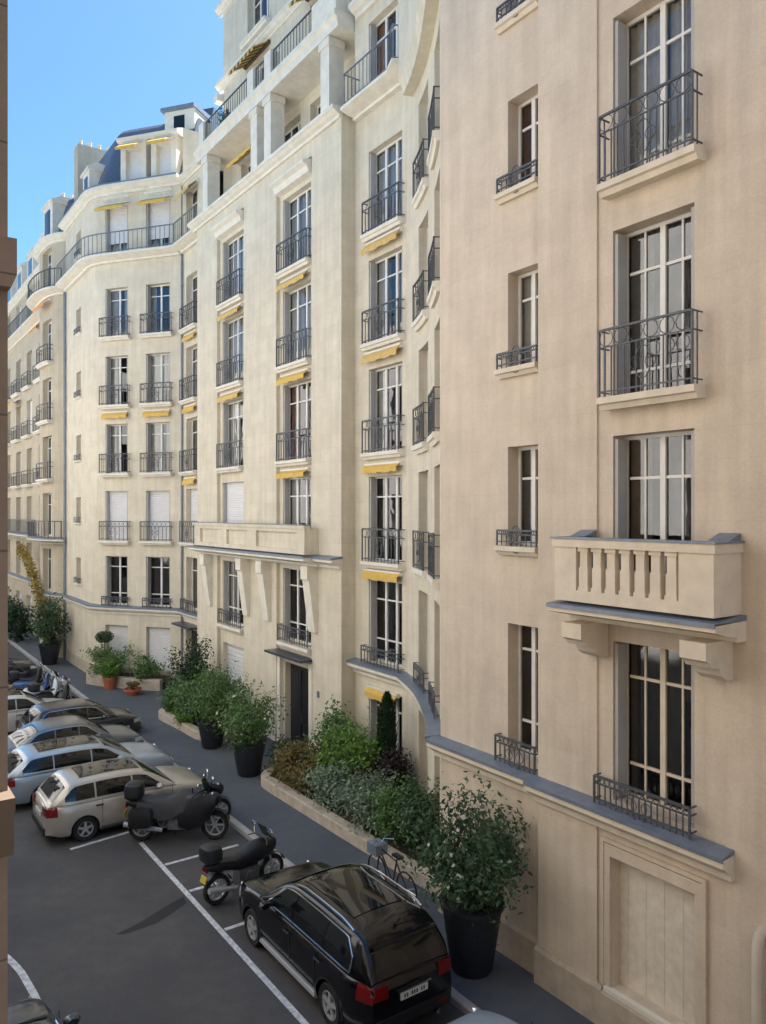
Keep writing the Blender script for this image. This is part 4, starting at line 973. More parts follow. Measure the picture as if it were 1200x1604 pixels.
        if trim:
            mb = MB(); n = 24
            lowp = [side(a+(b-a)*i/n, 0.12, sg, 0.012) for i in range(n+1)]
            upp = [side(a+(b-a)*i/n, 0.96-0.36*max(0, 1-(b-a)*i/n/(0.05*Ln))-0.52*max(0, 1-((b-a)*(1-i/n))/(0.09*Ln)), sg, 0.010) for i in range(n+1)]
            mb.tube(lowp, min(trim_r, 0.014), 5); mb.tube(upp, trim_r, 6); mb.tube([lowp[0], upp[0]], 0.012, 5)
            mb.build('window_trim', trim, t, smooth=True)
        if rails:
            mb = MB(); n = 16; x0, x1 = -0.36*Ln, 0.03*Ln; pts = []
            for i in range(n+1):
                x = x0+(x1-x0)*i/n; h = gsec(x); up = 0.055*min(1, 6*min(i/n, 1-i/n)); pts.append((x, sg*(h[3][0]-0.01), h[3][1]+0.02+up))
            mb.tube(pts, 0.018, 6); mb.build('roof_rail', 'chrome', t, smooth=True)
        # mirrors
        xm = S['ws'][1]*Ln-0.42; h = gsec(xm); mb = MB()
        mb.lathe([(0.0, -0.075), (0.06, -0.07), (0.085, -0.02), (0.085, 0.03), (0.06, 0.06), (0, 0.065)], 10, (xm, sg*(h[0][0]+0.14), h[0][1]+0.09), axis='x', sx=1.35, sy=0.85)
        mb.box((xm, sg*(h[0][0]+0.04), h[0][1]+0.06), (0.03, 0.06, 0.02)); mb.build('wing_mirror', 'paint_'+paint, t, smooth=True)
        # lights
        def bpatch(x0, x1, z0, z1, off=0.010):
            mb = MB(); rows = []
            for i in range(7):
                x = x0+(x1-x0)*i/6; hsec = sec(x); row = []
                for j in range(6):
                    zt = z0+(z1-z0)*j/5; y = hsec[0][0]
                    for m_ in range(len(hsec)-1):
                        if hsec[m_][1] <= zt <= hsec[m_+1][1]:
                            q = (zt-hsec[m_][1])/max(1e-6, hsec[m_+1][1]-hsec[m_][1]); y = hsec[m_][0]+(hsec[m_+1][0]-hsec[m_][0])*q; break
                    row.append((x, sg*(y+off), zt))
                rows.append(row)
            mb.grid(rows); return mb
        zt = top(-0.47*Ln)
        mb = bpatch(-0.498*Ln, -0.440*Ln, zt*0.74, zt*0.975)
        wq = width(-Ln/2); mb.box((-Ln/2-0.006, sg*(wq*0.80), zt*0.86), (0.012, wq*0.16, zt*0.095)); mb.build('tail_light', 'lamp_red', t, smooth=True)
        zt = top(0.46*Ln)
        mb = bpatch(0.425*Ln, 0.49*Ln, zt*0.78, zt*0.95); mb.box((Ln/2+0.002, sg*(width(Ln/2)*0.74), zt*0.72), (0.012, width(Ln/2)*0.2, 0.05)); mb.build('headlight', 'lamp_clear', t, smooth=True)
        # door seams and handles
        for xh in (S['pill'][0]*Ln+0.18, S['pill'][1]*Ln+0.2):
            mb = MB(); zz = top(xh)-0.14; mb.box((xh-0.1, sg*(width(xh)*0.99+0.012), zz), (0.09, 0.014, 0.014)); mb.build('door_handle', trim or 'plastic_black', t)
        mb = MB()
        for xh in (xr+wr*1.35, S['pill'][1]*Ln, S['ws'][1]*Ln-0.05):
            mb.box((xh, sg*(width(xh)*1.0-0.001), zb+0.33*H), (0.004, 0.004, 0.20*H))
        mb.build('door_seam', 'plastic_black', t)
        mb = MB(); pts = [(x, sg*(width(x)*0.97), zb+0.045) for x in [xr+wr*1.2+(xf-xr-2.4*wr)*i/6 for i in range(7)]]
        mb.tube(pts, 0.05, 6); mb.build('side_skirt', 'plastic_black' if not clad else 'alloy', t, smooth=True)
        for xw in (xf, xr):
            mb = MB(); rows = []
            for i in range(15):
                an = math.pi*(i/14)*1.06-0.03*math.pi; row = []
                for rr in (1.16, 1.26): 
                    x = xw+wr*rr*math.cos(an); row.append((x, sg*(width(x)*0.995+0.006), max(zb, wr+wr*rr*math.sin(an))))
                rows.append(row)
            mb.grid(rows); mb.build('wheel_arch', 'plastic_black' if style == 'suv' else 'paint_'+paint, t, smooth=True)
            wh = MB(); yo = sg*(hw-0.12)
            wh.lathe([(wr*0.62, -0.10), (wr*0.92, -0.11), (wr, -0.07), (wr, 0.07), (wr*0.92, 0.11), (wr*0.66, 0.10), (wr*0.62, -0.10)], 24, (xw, yo, wr), axis='y', cap=False); 
            wo = wh.build('wheel', 'rubber', t, smooth=True)
            rm = MB(); rm.lathe([(wr*0.66, -0.02), (wr*0.66, 0.095*sg), (wr*0.60, 0.10*sg), (wr*0.56, 0.05*sg)], 24, (xw, yo, wr), axis='y', cap=False); rm.cur = 1; rm.lathe([(wr*0.57, 0.045*sg), (0.0, 0.04*sg)], 24, (xw, yo, wr), axis='y'); rm.cur = 0
            for k in range(5):
                an = 2*math.pi*k/5+0.3; mt = Matrix.Rotation(-an, 3, 'Y')
                rm.box(Vector((xw, yo+sg*0.075, wr))+mt @ Vector((wr*0.32, 0, 0)), (wr*0.30, 0.02, wr*0.085), mt)
            rm.lathe([(0.07, 0.05*sg), (0.06, 0.1*sg), (0, 0.105*sg)], 10, (xw, yo, wr), axis='y')
            rm.build('rim', ['alloy', 'plastic_black'], wo, smooth=True)
    # bumpers, grille, plates
    mb = MB(); w_ = width(-Ln/2)
    mb.box((-Ln/2-0.012, 0, zb+0.17), (0.03, w_*0.93, 0.085)); mb.build('rear_bumper', 'plastic_black', t)
    mb = MB(); w2 = width(Ln/2); mb.box((Ln/2+0.004, 0, zb+0.17), (0.025, w2*0.9, 0.09)); mb.box((Ln/2+0.001, 0, top(Ln*0.49)*0.84), (0.018, w2*0.42, 0.07)); mb.build('grille', 'plastic_black', t)
    mb = MB(); mb.box((-Ln/2-0.018, 0, H*0.455), (0.012, 0.26, 0.055)); pl = mb.build('number_plate', plate, t)
    if near:
        for i, wq in enumerate((0.9, 0.9, 0, 1, 0.9, 1, 0, 0.9, 0.9)):
            mb = MB()
            if wq: mb.box((-Ln/2-0.031, 0.185-i*0.046, H*0.455), (0.002, 0.015*wq, 0.030)); mb.build('plate_mark', 'plate_ink', pl)
        mb = MB(); mb.box((-Ln/2-0.02, 0, H*0.455+0.085), (0.015, 0.32, 0.012)); mb.build('tailgate_trim', 'chrome', t)
        mb = MB(); h = gsec(-0.43*Ln); mb.box((-0.437*Ln, 0, zr(-0.43*Ln)+0.0), (0.10, h[3][0]*0.9, 0.016), Matrix.Rotation(0.25, 3, 'Y')); mb.build('spoiler', 'paint_'+paint, t)
        mb = MB(); mb.tube([(-0.40*Ln, 0.0, H*0.985), (-0.42*Ln, 0, H*1.03)], 0.025, 6); mb.build('antenna', 'plastic_black', t)
        for sg in (-1, 1):
            mb = MB(); mb.tube([(-Ln/2+0.05, sg*w_*0.6, zb+0.03), (-Ln/2-0.05, sg*w_*0.6, zb+0.03)], 0.04, 10); mb.build('exhaust_pipe', 'chrome', t, smooth=True)
            mb = MB(); mb.box((-Ln/2-0.045, sg*w_*0.72, zb+0.17), (0.004, 0.09, 0.02)); mb.build('reflector', 'lamp_red', t)
    return t
car('parked_car', 'black SUV parked along the white line, with chrome window trim and roof rails', W(11.68, 7.2), ANG_U, 4.65, 1.90, 1.62, 'suv', 'black', rails=True, near=True, cat='suv', clad=True)
car('parked_car', 'pale silver estate car with red tail light, beside the large black motorcycle', W(20.5, 6.15), TH, 4.25, 1.85, 1.48, 'wagon', 'silver', group='cars parked nose to the kerb', trim=None)
car('parked_car', 'ice blue car directly behind the pale silver estate', W(23.4, 5.9), TH, 4.7, 1.85, 1.45, 'wagon', 'iceblue', group='cars parked nose to the kerb')
car('parked_car', 'dark grey car between the ice blue car and the black hatchback', W(26.0, 6.0), TH, 4.4, 1.8, 1.45, 'sedan', 'grey', group='cars parked nose to the kerb')
car('parked_car', 'small black hatchback with its nose nearest the pavement', W(28.3, 6.9), TH, 3.9, 1.72, 1.45, 'hatch', 'charcoal', group='cars parked nose to the kerb')
car('parked_car', 'cream white car behind the black hatchback, its side windows dark', W(29.6+1.2, 5.2), TH, 4.4, 1.8, 1.5, 'wagon', 'cream', group='cars parked nose to the kerb')
car('parked_car', 'farthest dark car, parked beyond the scooters', W(40.6, 5.6), TH, 4.3, 1.8, 1.45, 'hatch', 'charcoal', group='cars parked nose to the kerb')
car('parked_car', 'light blue car roof and windscreen just entering the bottom edge behind the black SUV', W(6.45, 7.0), ANG_U, 4.3, 1.78, 1.46, 'hatch', 'paleblue')
car('parked_car', 'dark car whose bonnet just enters the bottom left corner', W(10.45, 1.62), ANG_U, 4.5, 1.85, 1.5, 'hatch', 'charcoal')

def motorbike(label, loc, rz, body='leather', scoot=False, case=True, group=None, cover=False, plate='plate_yellow', name='motorcycle', big=1.0):
    t = thing(name, label, 'scooter' if scoot else 'motorcycle', loc, rz, group)
    wr = 0.24 if scoot else 0.31; xb, xf = -0.66*big, 0.70*big
    for x in (xb, xf):
        mb = MB(); mb.lathe([(wr*0.72, -0.05), (wr*0.9, -0.065), (wr, -0.03), (wr, 0.03), (wr*0.9, 0.065), (wr*0.72, 0.05), (wr*0.72, -0.05)], 20, (x, 0, wr), axis='y', cap=False); w_ = mb.build('wheel', 'rubber', t, smooth=True)
        mb = MB(); mb.lathe([(wr*0.74, -0.03), (wr*0.74, 0.03), (wr*0.66, 0.02), (wr*0.66, -0.02), (wr*0.74, -0.03)], 20, (x, 0, wr), axis='y', cap=False)
        for k in range(6):
            mt = Matrix.Rotation(k*math.pi/3, 3, 'Y'); mb.box(Vector((x, 0, wr))+mt @ Vector((wr*0.36, 0, 0)), (wr*0.34, 0.012, 0.018), mt)
        mb.lathe([(0.05, -0.05), (0.05, 0.05)], 10, (x, 0, wr), axis='y'); mb.build('rim', 'alloy', w_, smooth=True)
        mb = MB(); rows = []
        for i in range(10):
            an = math.pi*(0.1+0.75*i/9); rows.append([(x+(wr+0.04)*math.cos(an), y, wr+(wr+0.04)*math.sin(an)) for y in (-0.075, 0.0, 0.075)])
        mb.grid(rows); mb.build('mudguard', body, t, smooth=True)
    # body: loft of ellipse sections (x, halfwidth, zlow, zhigh)
    if scoot: secs = [(-0.86, .06, .62, .72), (-0.75, .15, .50, .80), (-0.4, .19, .42, .84), (-0.1, .17, .34, .80), (0.02, .13, .28, .50), (0.2, .16, .24, .34), (0.38, .19, .24, .60), (0.46, .21, .40, 1.0), (0.56, .12, .55, 1.06), (0.6, .05, .7, .95)]
    else: secs = [(-0.95, .05, .78, .88), (-0.8, .11, .70, .90), (-0.55, .14, .66, .88), (-0.25, .13, .58, .82), (-0.05, .15, .56, .92), (0.2, .19, .56, 1.04), (0.42, .17, .60, 1.05), (0.58, .15, .62, 1.0), (0.72, .13, .72, 1.02), (0.80, .05, .80, .95)]
    mb = MB(); rows = []
    for x, w_, z0, z1 in secs:
        rows.append([(x*big, w_*math.copysign(abs(math.cos(a))**0.8, math.cos(a)), (z0+z1)/2+(z1-z0)/2*math.copysign(abs(math.sin(a))**0.8, math.sin(a))) for a in [2*math.pi*j/14 for j in range(15)]])
    ids = mb.grid(rows); mb.face(*ids[0][:-1]); mb.face(*ids[-1][:-1][::-1]); mb.build('body', body, t, smooth=True, sharp=60)
    mb = MB(); rows = []
    for x, w_, z in ((-0.85, .10, .90), (-0.6, .15, .88), (-0.3, .16, .83), (-0.08, .12, .86), (0.0, .07, .88)):
        rows.append([(x*big, w_*k, z+0.05*(1-k*k)) for k in (-1, -.5, 0, .5, 1)])
    mb.grid(rows); mb.build('seat', 'leather', t, smooth=True)
    mb = MB()
    if not scoot:
        mb.box((0.05, 0, 0.42), (0.24, 0.14, 0.15)); mb.lathe([(0.12, -0.19), (0.12, 0.19)], 14, (0.05, 0, 0.40), axis='y')
        mb.tube([(0.2, 0.1, 0.5), (0.33, 0.12, 0.3), (0.1, 0.15, 0.22), (-0.3, 0.16, 0.25)], 0.03, 6)
    else: mb.box((-0.4, 0, 0.34), (0.24, 0.12, 0.10))
    mb.build('engine', 'engine', t, smooth=True)
    mb = MB(); mb.tube([(-0.3, -0.17, 0.28), (-0.95*big, -0.19, 0.42)], [0.045, 0.06], 10); mb.build('exhaust_pipe', 'alloy', t, smooth=True)
    mb = MB()
    for y in (-0.09, 0.09): mb.tube([(xf, y, wr), (0.50*big, y*0.9, 1.0)], 0.024, 7)
    mb.build('fork', 'alloy', t, smooth=True)
    mb = MB(); mb.tube([(0.34*big, -0.37, 1.03), (0.42*big, -0.22, 1.09), (0.48*big, 0, 1.06), (0.42*big, 0.22, 1.09), (0.34*big, 0.37, 1.03)], 0.016, 6); mb.build('handlebar', 'plastic_black', t, smooth=True)
    for sg in (-1, 1):
        mb = MB(); mb.tube([(0.42*big, sg*0.24, 1.08), (0.46*big, sg*0.30, 1.24)], 0.008, 5); mb.lathe([(0.055, -0.012), (0.06, 0.0), (0.03, 0.015)], 10, (0.45*big, sg*0.32, 1.27), axis='x', sx=1.3); mb.build('mirror', 'chrome', t, smooth=True)
    mb = MB(); mb.lathe([(0.09, -0.03), (0.095, 0.01), (0.05, 0.035), (0, 0.04)], 14, (0.66*big, 0, 0.93 if not scoot else 0.8), axis='x'); mb.build('headlight', 'lamp_clear', t, smooth=True)
    mb = MB(); rows = [[(0.60*big-0.16*i/4, y*(1-0.12*i/4), 1.03+0.30*i/4) for y in (-0.2, -0.12, 0, 0.12, 0.2)] for i in range(5)]; mb.grid(rows); mb.build('windshield', 'car_glass', t, smooth=True)
    mb = MB(); mb.box((-0.93*big, 0, 0.78), (0.02, 0.09, 0.035)); mb.build('tail_light', 'lamp_red', t)
    mb = MB(); mb.box((-0.97*big, 0, 0.60), (0.008, 0.10, 0.07), Matrix.Rotation(0.3, 3, 'Y')); mb.build('number_plate', plate, t)
    if case:
        mb = MB(); rows = []
        for z, k in ((0.93, 0.8), (0.97, 1.0), (1.12, 1.02), (1.22, 0.92), (1.26, 0.6)):
            rows.append([(-0.80*big+0.20*k*math.copysign(abs(math.cos(a))**0.5, math.cos(a)), 0.22*k*math.copysign(abs(math.sin(a))**0.5, math.sin(a)), z) for a in [2*math.pi*j/16 for j in range(17)]])
        ids = mb.grid(rows); mb.face(*ids[-1][:-1]); mb.face(*ids[0][:-1][::-1]); mb.build('top_case', 'plastic_black', t, smooth=True)
    if cover:
        mb = MB(); rows = []; rr = random.Random(3)
        for i in range(13):
            x = -0.72+1.0*i/12; c = []
            for j in range(11):
                k = -1+2*j/10; zt = interp([(-0.72, .98), (-0.4, .97), (-0.1, .96), (0.1, 1.09), (0.3, 1.10)], x); c.append((x*big, 0.25*k+rr.uniform(-.012, .012), zt-0.42*abs(k)**2.2+rr.uniform(-.012, .012)))
            rows.append(c)
        mb.grid(rows); mb.build('lap_cover', 'tarp_grey', t, smooth=True, sharp=80)
    mb = MB(); mb.tube([(-0.1, 0.1, 0.3), (-0.12, 0.26, 0.01)], 0.014, 5); mb.build('side_stand', 'iron', t)
    if cover:
        for sg in (-1, 1):
            mb = MB(); rows = []
            for z, k in ((0.40, 0.8), (0.44, 1.0), (0.70, 1.0), (0.78, 0.85)):
                rows.append([(-0.62*big+0.26*k*math.copysign(abs(math.cos(a))**0.4, math.cos(a)), sg*0.30+0.12*k*math.copysign(abs(math.sin(a))**0.4, math.sin(a)), z) for a in [2*math.pi*j/16 for j in range(17)]])
            ids = mb.grid(rows); mb.face(*ids[-1][:-1]); mb.face(*ids[0][:-1][::-1]); mb.build('pannier', 'plastic_black', t, smooth=True)
            mb = MB(); rows = []
            for x, z0, z1 in ((0.05, .35, .75), (0.25, .28, .90), (0.45, .34, 1.0), (0.62, .50, 1.05), (0.74, .75, 1.0)):
                rows.append([(x*big, sg*(0.20+0.06*math.sin(math.pi*k/5)), z0+(z1-z0)*k/5) for k in range(6)])
            mb.grid(rows); mb.build('fairing', 'leather', t, smooth=True)
        t.scale = (1.08, 1.12, 1.14)
    return t
motorbike('large black motorcycle with grey lap cover, in front of the pale silver estate car', W(18.4, 6.8), R_(2), cover=True, big=1.22)
motorbike('second black motorcycle, just behind the large one with the lap cover', W(18.95, 7.4), TH-R_(10), body='plastic_black', case=False)
motorbike('black motorcycle with top case, parked just ahead of the black SUV', W(15.0, 7.0), TH+R_(8), case=True)
gs = 'scooters parked beyond the cars'
motorbike('white and blue scooter parked beyond the cream car', W(34.6, 7.0), TH+R_(10), scoot=True, case=False, body='scooter_white', group=gs, name='scooter')
motorbike('deep blue scooter next to the white scooter', W(36.0, 6.9), TH+R_(-5), scoot=True, case=True, body='scooter_blue', group=gs, name='scooter')
motorbike('black scooter at the far end of the scooter row', W(37.5, 6.9), TH, scoot=True, case=True, body='plastic_black', group=gs, name='scooter')
motorbike('black scooter between the cream car and the white scooter', W(33.2, 7.1), TH+R_(8), scoot=True, case=True, body='plastic_black', group=gs, name='scooter')

# bicycle beside the SUV
bk = thing('bicycle', 'dark bicycle standing between the black SUV and the planting bed', 'bicycle', W(12.9, 9.35, 0.12), ANG_U)
for x in (-0.52, 0.52):
    mb = MB(); pts = [(x+0.33*math.cos(2*math.pi*j/24), 0, 0.34+0.33*math.sin(2*math.pi*j/24)) for j in range(25)]; mb.tube(pts, 0.018, 6, cap=False); w_ = mb.build('wheel', 'rubber', bk, smooth=True)
    mb = MB()
    for j in range(16): mb.tube([(x, 0, 0.34), (x+0.32*math.cos(2*math.pi*j/16), 0, 0.34+0.32*math.sin(2*math.pi*j/16))], 0.003, 3)
    mb.build('spokes', 'chrome', w_)
mb = MB(); h_ = (0.40, 0, 0.92)
for a, b in (((-0.52, 0, .34), (-0.05, 0, .30)), ((-0.05, 0, .30), (-0.20, 0, .86)), ((-0.52, 0, .34), (-0.17, 0, .76)), ((-0.05, 0, .30), (0.38, 0, .76)), ((-0.17, 0, .78), (0.37, 0, .84)), ((0.52, 0, .34), h_)): mb.tube([a, b], 0.018, 6)
mb.build('frame', 'plastic_black', bk, smooth=True)
mb = MB(); mb.tube([(0.30, -0.28, 1.0), (0.42, -0.1, 1.02), (0.40, 0, .95), (0.42, 0.1, 1.02), (0.30, 0.28, 1.0)], 0.013, 6); mb.build('handlebar', 'chrome', bk, smooth=True)
mb = MB(); mb.box((-0.22, 0, 0.90), (0.13, 0.06, 0.025)); mb.build('saddle', 'leather', bk)
mb = MB(); mb.box((0.52, 0, 0.82), (0.17, 0.15, 0.11)); mb.build('basket', 'zinc', bk)

# ------------------------------------------------------------------ plants
def leaves(mb, n, c, r, size, rnd, shell=0.45, up=0.3, asp=0.5, cells=0):
    c = Vector(c)
    cl = [Vector((rnd.gauss(0, 1), rnd.gauss(0, 1), rnd.gauss(0, 1))).normalized()*rnd.uniform(0.45, 1.0) for _ in range(cells)] if cells else None
    for i in range(n):
        if cl:
            q = rnd.choice(cl) + Vector((rnd.gauss(0, 1), rnd.gauss(0, 1), rnd.gauss(0, 1)))*0.20
        else:
            d = Vector((rnd.gauss(0, 1), rnd.gauss(0, 1), rnd.gauss(0, 1))).normalized(); q = d*(shell+(1-shell)*rnd.random()**0.6)
        p = c+Vector((q.x*r[0], q.y*r[1], q.z*r[2]))
        nrm = (Vector((rnd.gauss(0, 1), rnd.gauss(0, 1), rnd.gauss(0, 1)))*0.8 + q*0.8 + Vector((0, 0, up))).normalized()
        a = nrm.orthogonal().normalized(); a = (Matrix.Rotation(rnd.uniform(0, 6.28), 3, nrm) @ a); b = nrm.cross(a)
        s = size*rnd.uniform(0.6, 1.35)
        ids = [mb.vert(x) for x in (p-a*s, p+b*s*asp-nrm*s*0.12, p+a*s, p-b*s*asp-nrm*s*0.12)]
        mb.face(*ids)
def stems(t, n, h0, h1, r, rnd, rad=0.012):
    mb = MB()
    for i in range(n):
        a = rnd.uniform(0, 6.28); q = rnd.uniform(0.3, 0.8)*r
        mb.tube([(0.05*math.cos(a), 0.05*math.sin(a), h0), (q*0.5*math.cos(a), q*0.5*math.sin(a), h0+(h1-h0)*0.45), (q*math.cos(a+.3), q*math.sin(a+.3), h1)], [rad*1.6, rad*1.1, rad*0.4], 5)
    return mb.build('stem', 'bark', t, smooth=True)
def shrub(label, u, v, r, h, leafm, n=1400, size=0.06, z0=0.25, name='shrub', cat='shrub', group=None, seed=0, cells=26, mats=None, asp=0.5):
    rnd = random.Random(seed); t = thing(name, label, cat, W(u, v, z0), 0, group); stems(t, 7, 0, h*0.8, r, rnd)
    mb = MB(); hz = h*0.52
    leaves(mb, n, (0, 0, h*0.5), (r, r, hz), size, rnd, cells=cells, asp=asp); leaves(mb, n//3, (0, 0, h*0.42), (r*0.85, r*0.85, hz*0.8), size, rnd, shell=0.2, asp=asp)
    mb.build('foliage', leafm, t); return t
# beds
def bed(label, pts, top=0.42, w=0.28):
    t = thing('planting_bed', label, 'planting bed', W(*pts[0]), 0, None, True)
    c = Vector((sum(p[0] for p in pts)/len(pts), sum(p[1] for p in pts)/len(pts), 0)); n = len(pts)
    f = Fac(pts, 0); mb = MB(); sweep(mb, f, 0, f.b, [(-w, 0.1), (-w, top), (-0.02, top), (0, top-0.03), (0, 0.1)]); mb.build('stone_edging', 'bed_stone', t)
    mb = MB(); poly = pts + [(pts[-1][0], 12.9), (pts[0][0], 12.9)] if False else pts
    return t, mb
def arc(cu, cv, r, a0, a1, n=8): return [(cu+r*math.cos(R_(a0+(a1-a0)*i/n)), cv+r*math.sin(R_(a0+(a1-a0)*i/n))) for i in range(n+1)]
edge = [(11.9, 10.1), (14, 10.05), (16, 10.0), (19.9, 9.95)] + arc(20.0, 10.75, 0.8, -90, 20)[1:] + [(20.75, 12.3)]
t1, mb = bed('long planting bed with pale stone edging, in front of the recessed court', edge)
mb.face(*[mb.vert(W(u, v, 0.34)) for u, v in [(11.95, 10.25)] + [(a, b+0.12) for a, b in edge[1:4]] + [(20.5, 10.6), (20.55, 12.3), (19.7, 12.85), (17, 12.8), (15.9, 12.38), (14.7, 11.75), (13, 10.68)]]); mb.build('soil', 'soil', t1)
edge = [(25.2, 12.3)] + arc(25.9, 10.85, 0.7, 180, 268, 6) + [(27.5, 10.1), (28.6, 10.0)] + arc(29.0, 10.6, 0.6, -85, 10, 6) + [(29.6, 12.3)]
t2, mb = bed('short planting bed with pale stone edging, left of the entrance door', edge)
mb.face(*[mb.vert(W(u, v, 0.34)) for u, v in ((25.4, 12.3), (25.4, 10.9), (25.9, 10.35), (28.6, 10.2), (29.4, 10.6), (29.4, 12.3))]); mb.build('soil', 'soil', t2)
edge = [(33.6, 11.6), (34.3, 10.9), (36.0, 9.75), (37.0, 9.3), (37.6, 9.5)]
t3, mb = bed('low stone planter against the corner facade with roller shutters', edge, 0.6)
mb.face(*[mb.vert(W(u, v, 0.52)) for u, v in ((33.7, 11.7), (34.4, 11.05), (36.1, 9.9), (37.0, 9.45), (37.6, 9.6), (37.3, 10.4), (34.6, 12.5))]); mb.build('soil', 'soil', t3)
# shrubs of the long bed
shrub('glossy mid green rounded shrub behind the ochre bush', 17.5, 11.5, 0.95, 1.89, 'leaf_bright', 3740, 0.053, 0.34, seed=1, cells=40)
shrub('loose tall shrub with pale flower tips beside the entrance pier', 19.2, 11.9, 0.73, 2.13, 'leaf_mid', 2040, 0.063, 0.34, seed=2)
shrub('rusty ochre low shrub near the rounded end of the long bed', 19.3, 10.75, 0.84, 1.16, 'leaf_ochre', 3230, 0.047, 0.34, seed=3, cells=34)
shrub('blue green low bush filling the rounded end of the long bed', 20.25, 10.8, 0.56, 0.92, 'leaf_dark', 2040, 0.047, 0.34, seed=4)
shrub('silvery variegated shrub in the middle of the long bed', 17.2, 10.75, 0.81, 1.16, 'leaf_grey', 2890, 0.053, 0.34, seed=5)
shrub('dark purple leaved shrub against the curved wall', 16.4, 11.7, 0.76, 1.40, 'leaf_purple', 2720, 0.053, 0.34, seed=6)
shrub('grey green airy shrub toward the near end of the long bed', 15.6, 10.75, 0.87, 1.22, 'leaf_grey', 2890, 0.053, 0.34, seed=7)
shrub('sage green spreading shrub beside the airy grey one', 14.5, 10.8, 0.78, 1.28, 'leaf_mid', 2890, 0.053, 0.34, seed=8)
shrub('dark green shrub at the near end of the long bed, behind the large planter', 13.5, 10.8, 0.69, 1.52, 'leaf_dark', 2890, 0.053, 0.34, seed=9)
shrub('brownish ochre bush between the rusty shrub and the silvery one', 18.35, 10.7, 0.67, 0.98, 'leaf_ochre', 2210, 0.047, 0.34, seed=10)
# cypress
rnd = random.Random(11); cy = thing('cypress', 'slim columnar dark cypress standing against the court window', 'cypress', W(16.75, 12.0, 0.34))
mb = MB(); mb.tube([(0, 0, 0), (0, 0, 2.4)], [0.05, 0.02], 7); mb.build('trunk', 'bark', cy)
mb = MB()
for i in range(3000):
    z = rnd.random()**0.9; rr = 0.27*min(1, (z*6+0.55))*(1-max(0, (z-0.72)/0.28)**2*0.85); a = rnd.uniform(0, 6.28); q = rr*(0.65+0.35*rnd.random())*(1+0.12*math.sin(a*5+z*20))
    p = Vector((q*math.cos(a), q*math.sin(a), 0.15+z*2.75)); o_v = Vector((math.cos(a)*0.4, math.sin(a)*0.4, 1)).normalized(); b = Vector((-math.sin(a), math.cos(a), rnd.uniform(-.4, .4))); s = 0.055*rnd.uniform(.6, 1.3)
    ids = [mb.vert(x) for x in (p-o_v*s, p+b*s*0.45, p+o_v*s*1.2, p-b*s*0.45)]; mb.face(*ids)
mb.build('foliage', 'leaf_cypress', cy)
# second bed
shrub('tall dark round evergreen at the back of the short bed', 28.9, 11.3, 0.84, 2.56, 'leaf_cypress', 4420, 0.058, 0.34, seed=21, cells=44)
shrub('mid green bush at the left end of the short bed', 28.9, 10.6, 0.56, 1.04, 'leaf_mid', 2040, 0.053, 0.34, seed=22)
shrub('leafy olive green bush in the centre of the short bed', 27.6, 10.9, 0.95, 1.55, 'leaf_mid', 3230, 0.063, 0.34, seed=23)
shrub('deep green bush beside the large planter by the short bed', 26.3, 10.95, 0.95, 1.6, 'leaf_dark', 3230, 0.063, 0.34, seed=24)
shrub('bright green low edging plant along the front of the short bed', 27.2, 10.35, 0.47, 0.55, 'leaf_bright', 1700, 0.042, 0.34, seed=25)
# third planter
shrub('broad leafy palm like shrub in the low stone planter', 36.2, 10.15, 0.95, 1.59, 'leaf_mid', 1500, 0.10, 0.5, seed=31, cells=18, asp=0.22)
shrub('small green shrub at the right of the low stone planter', 34.5, 11.3, 0.67, 1.10, 'leaf_mid', 900, 0.07, 0.5, seed=32)
tp = thing('topiary_tree', 'small ball topiary on a bare stem above the low stone planter', 'topiary', W(36.9, 10.1, 0.5)); rnd = random.Random(33)
mb = MB(); mb.tube([(0, 0, 0), (0.02, 0, 1.6)], 0.03, 6); mb.build('trunk', 'bark', tp)
mb = MB(); leaves(mb, 800, (0, 0, 1.75), (0.42, 0.42, 0.28), 0.06, rnd); mb.build('crown', 'leaf_dark', tp)

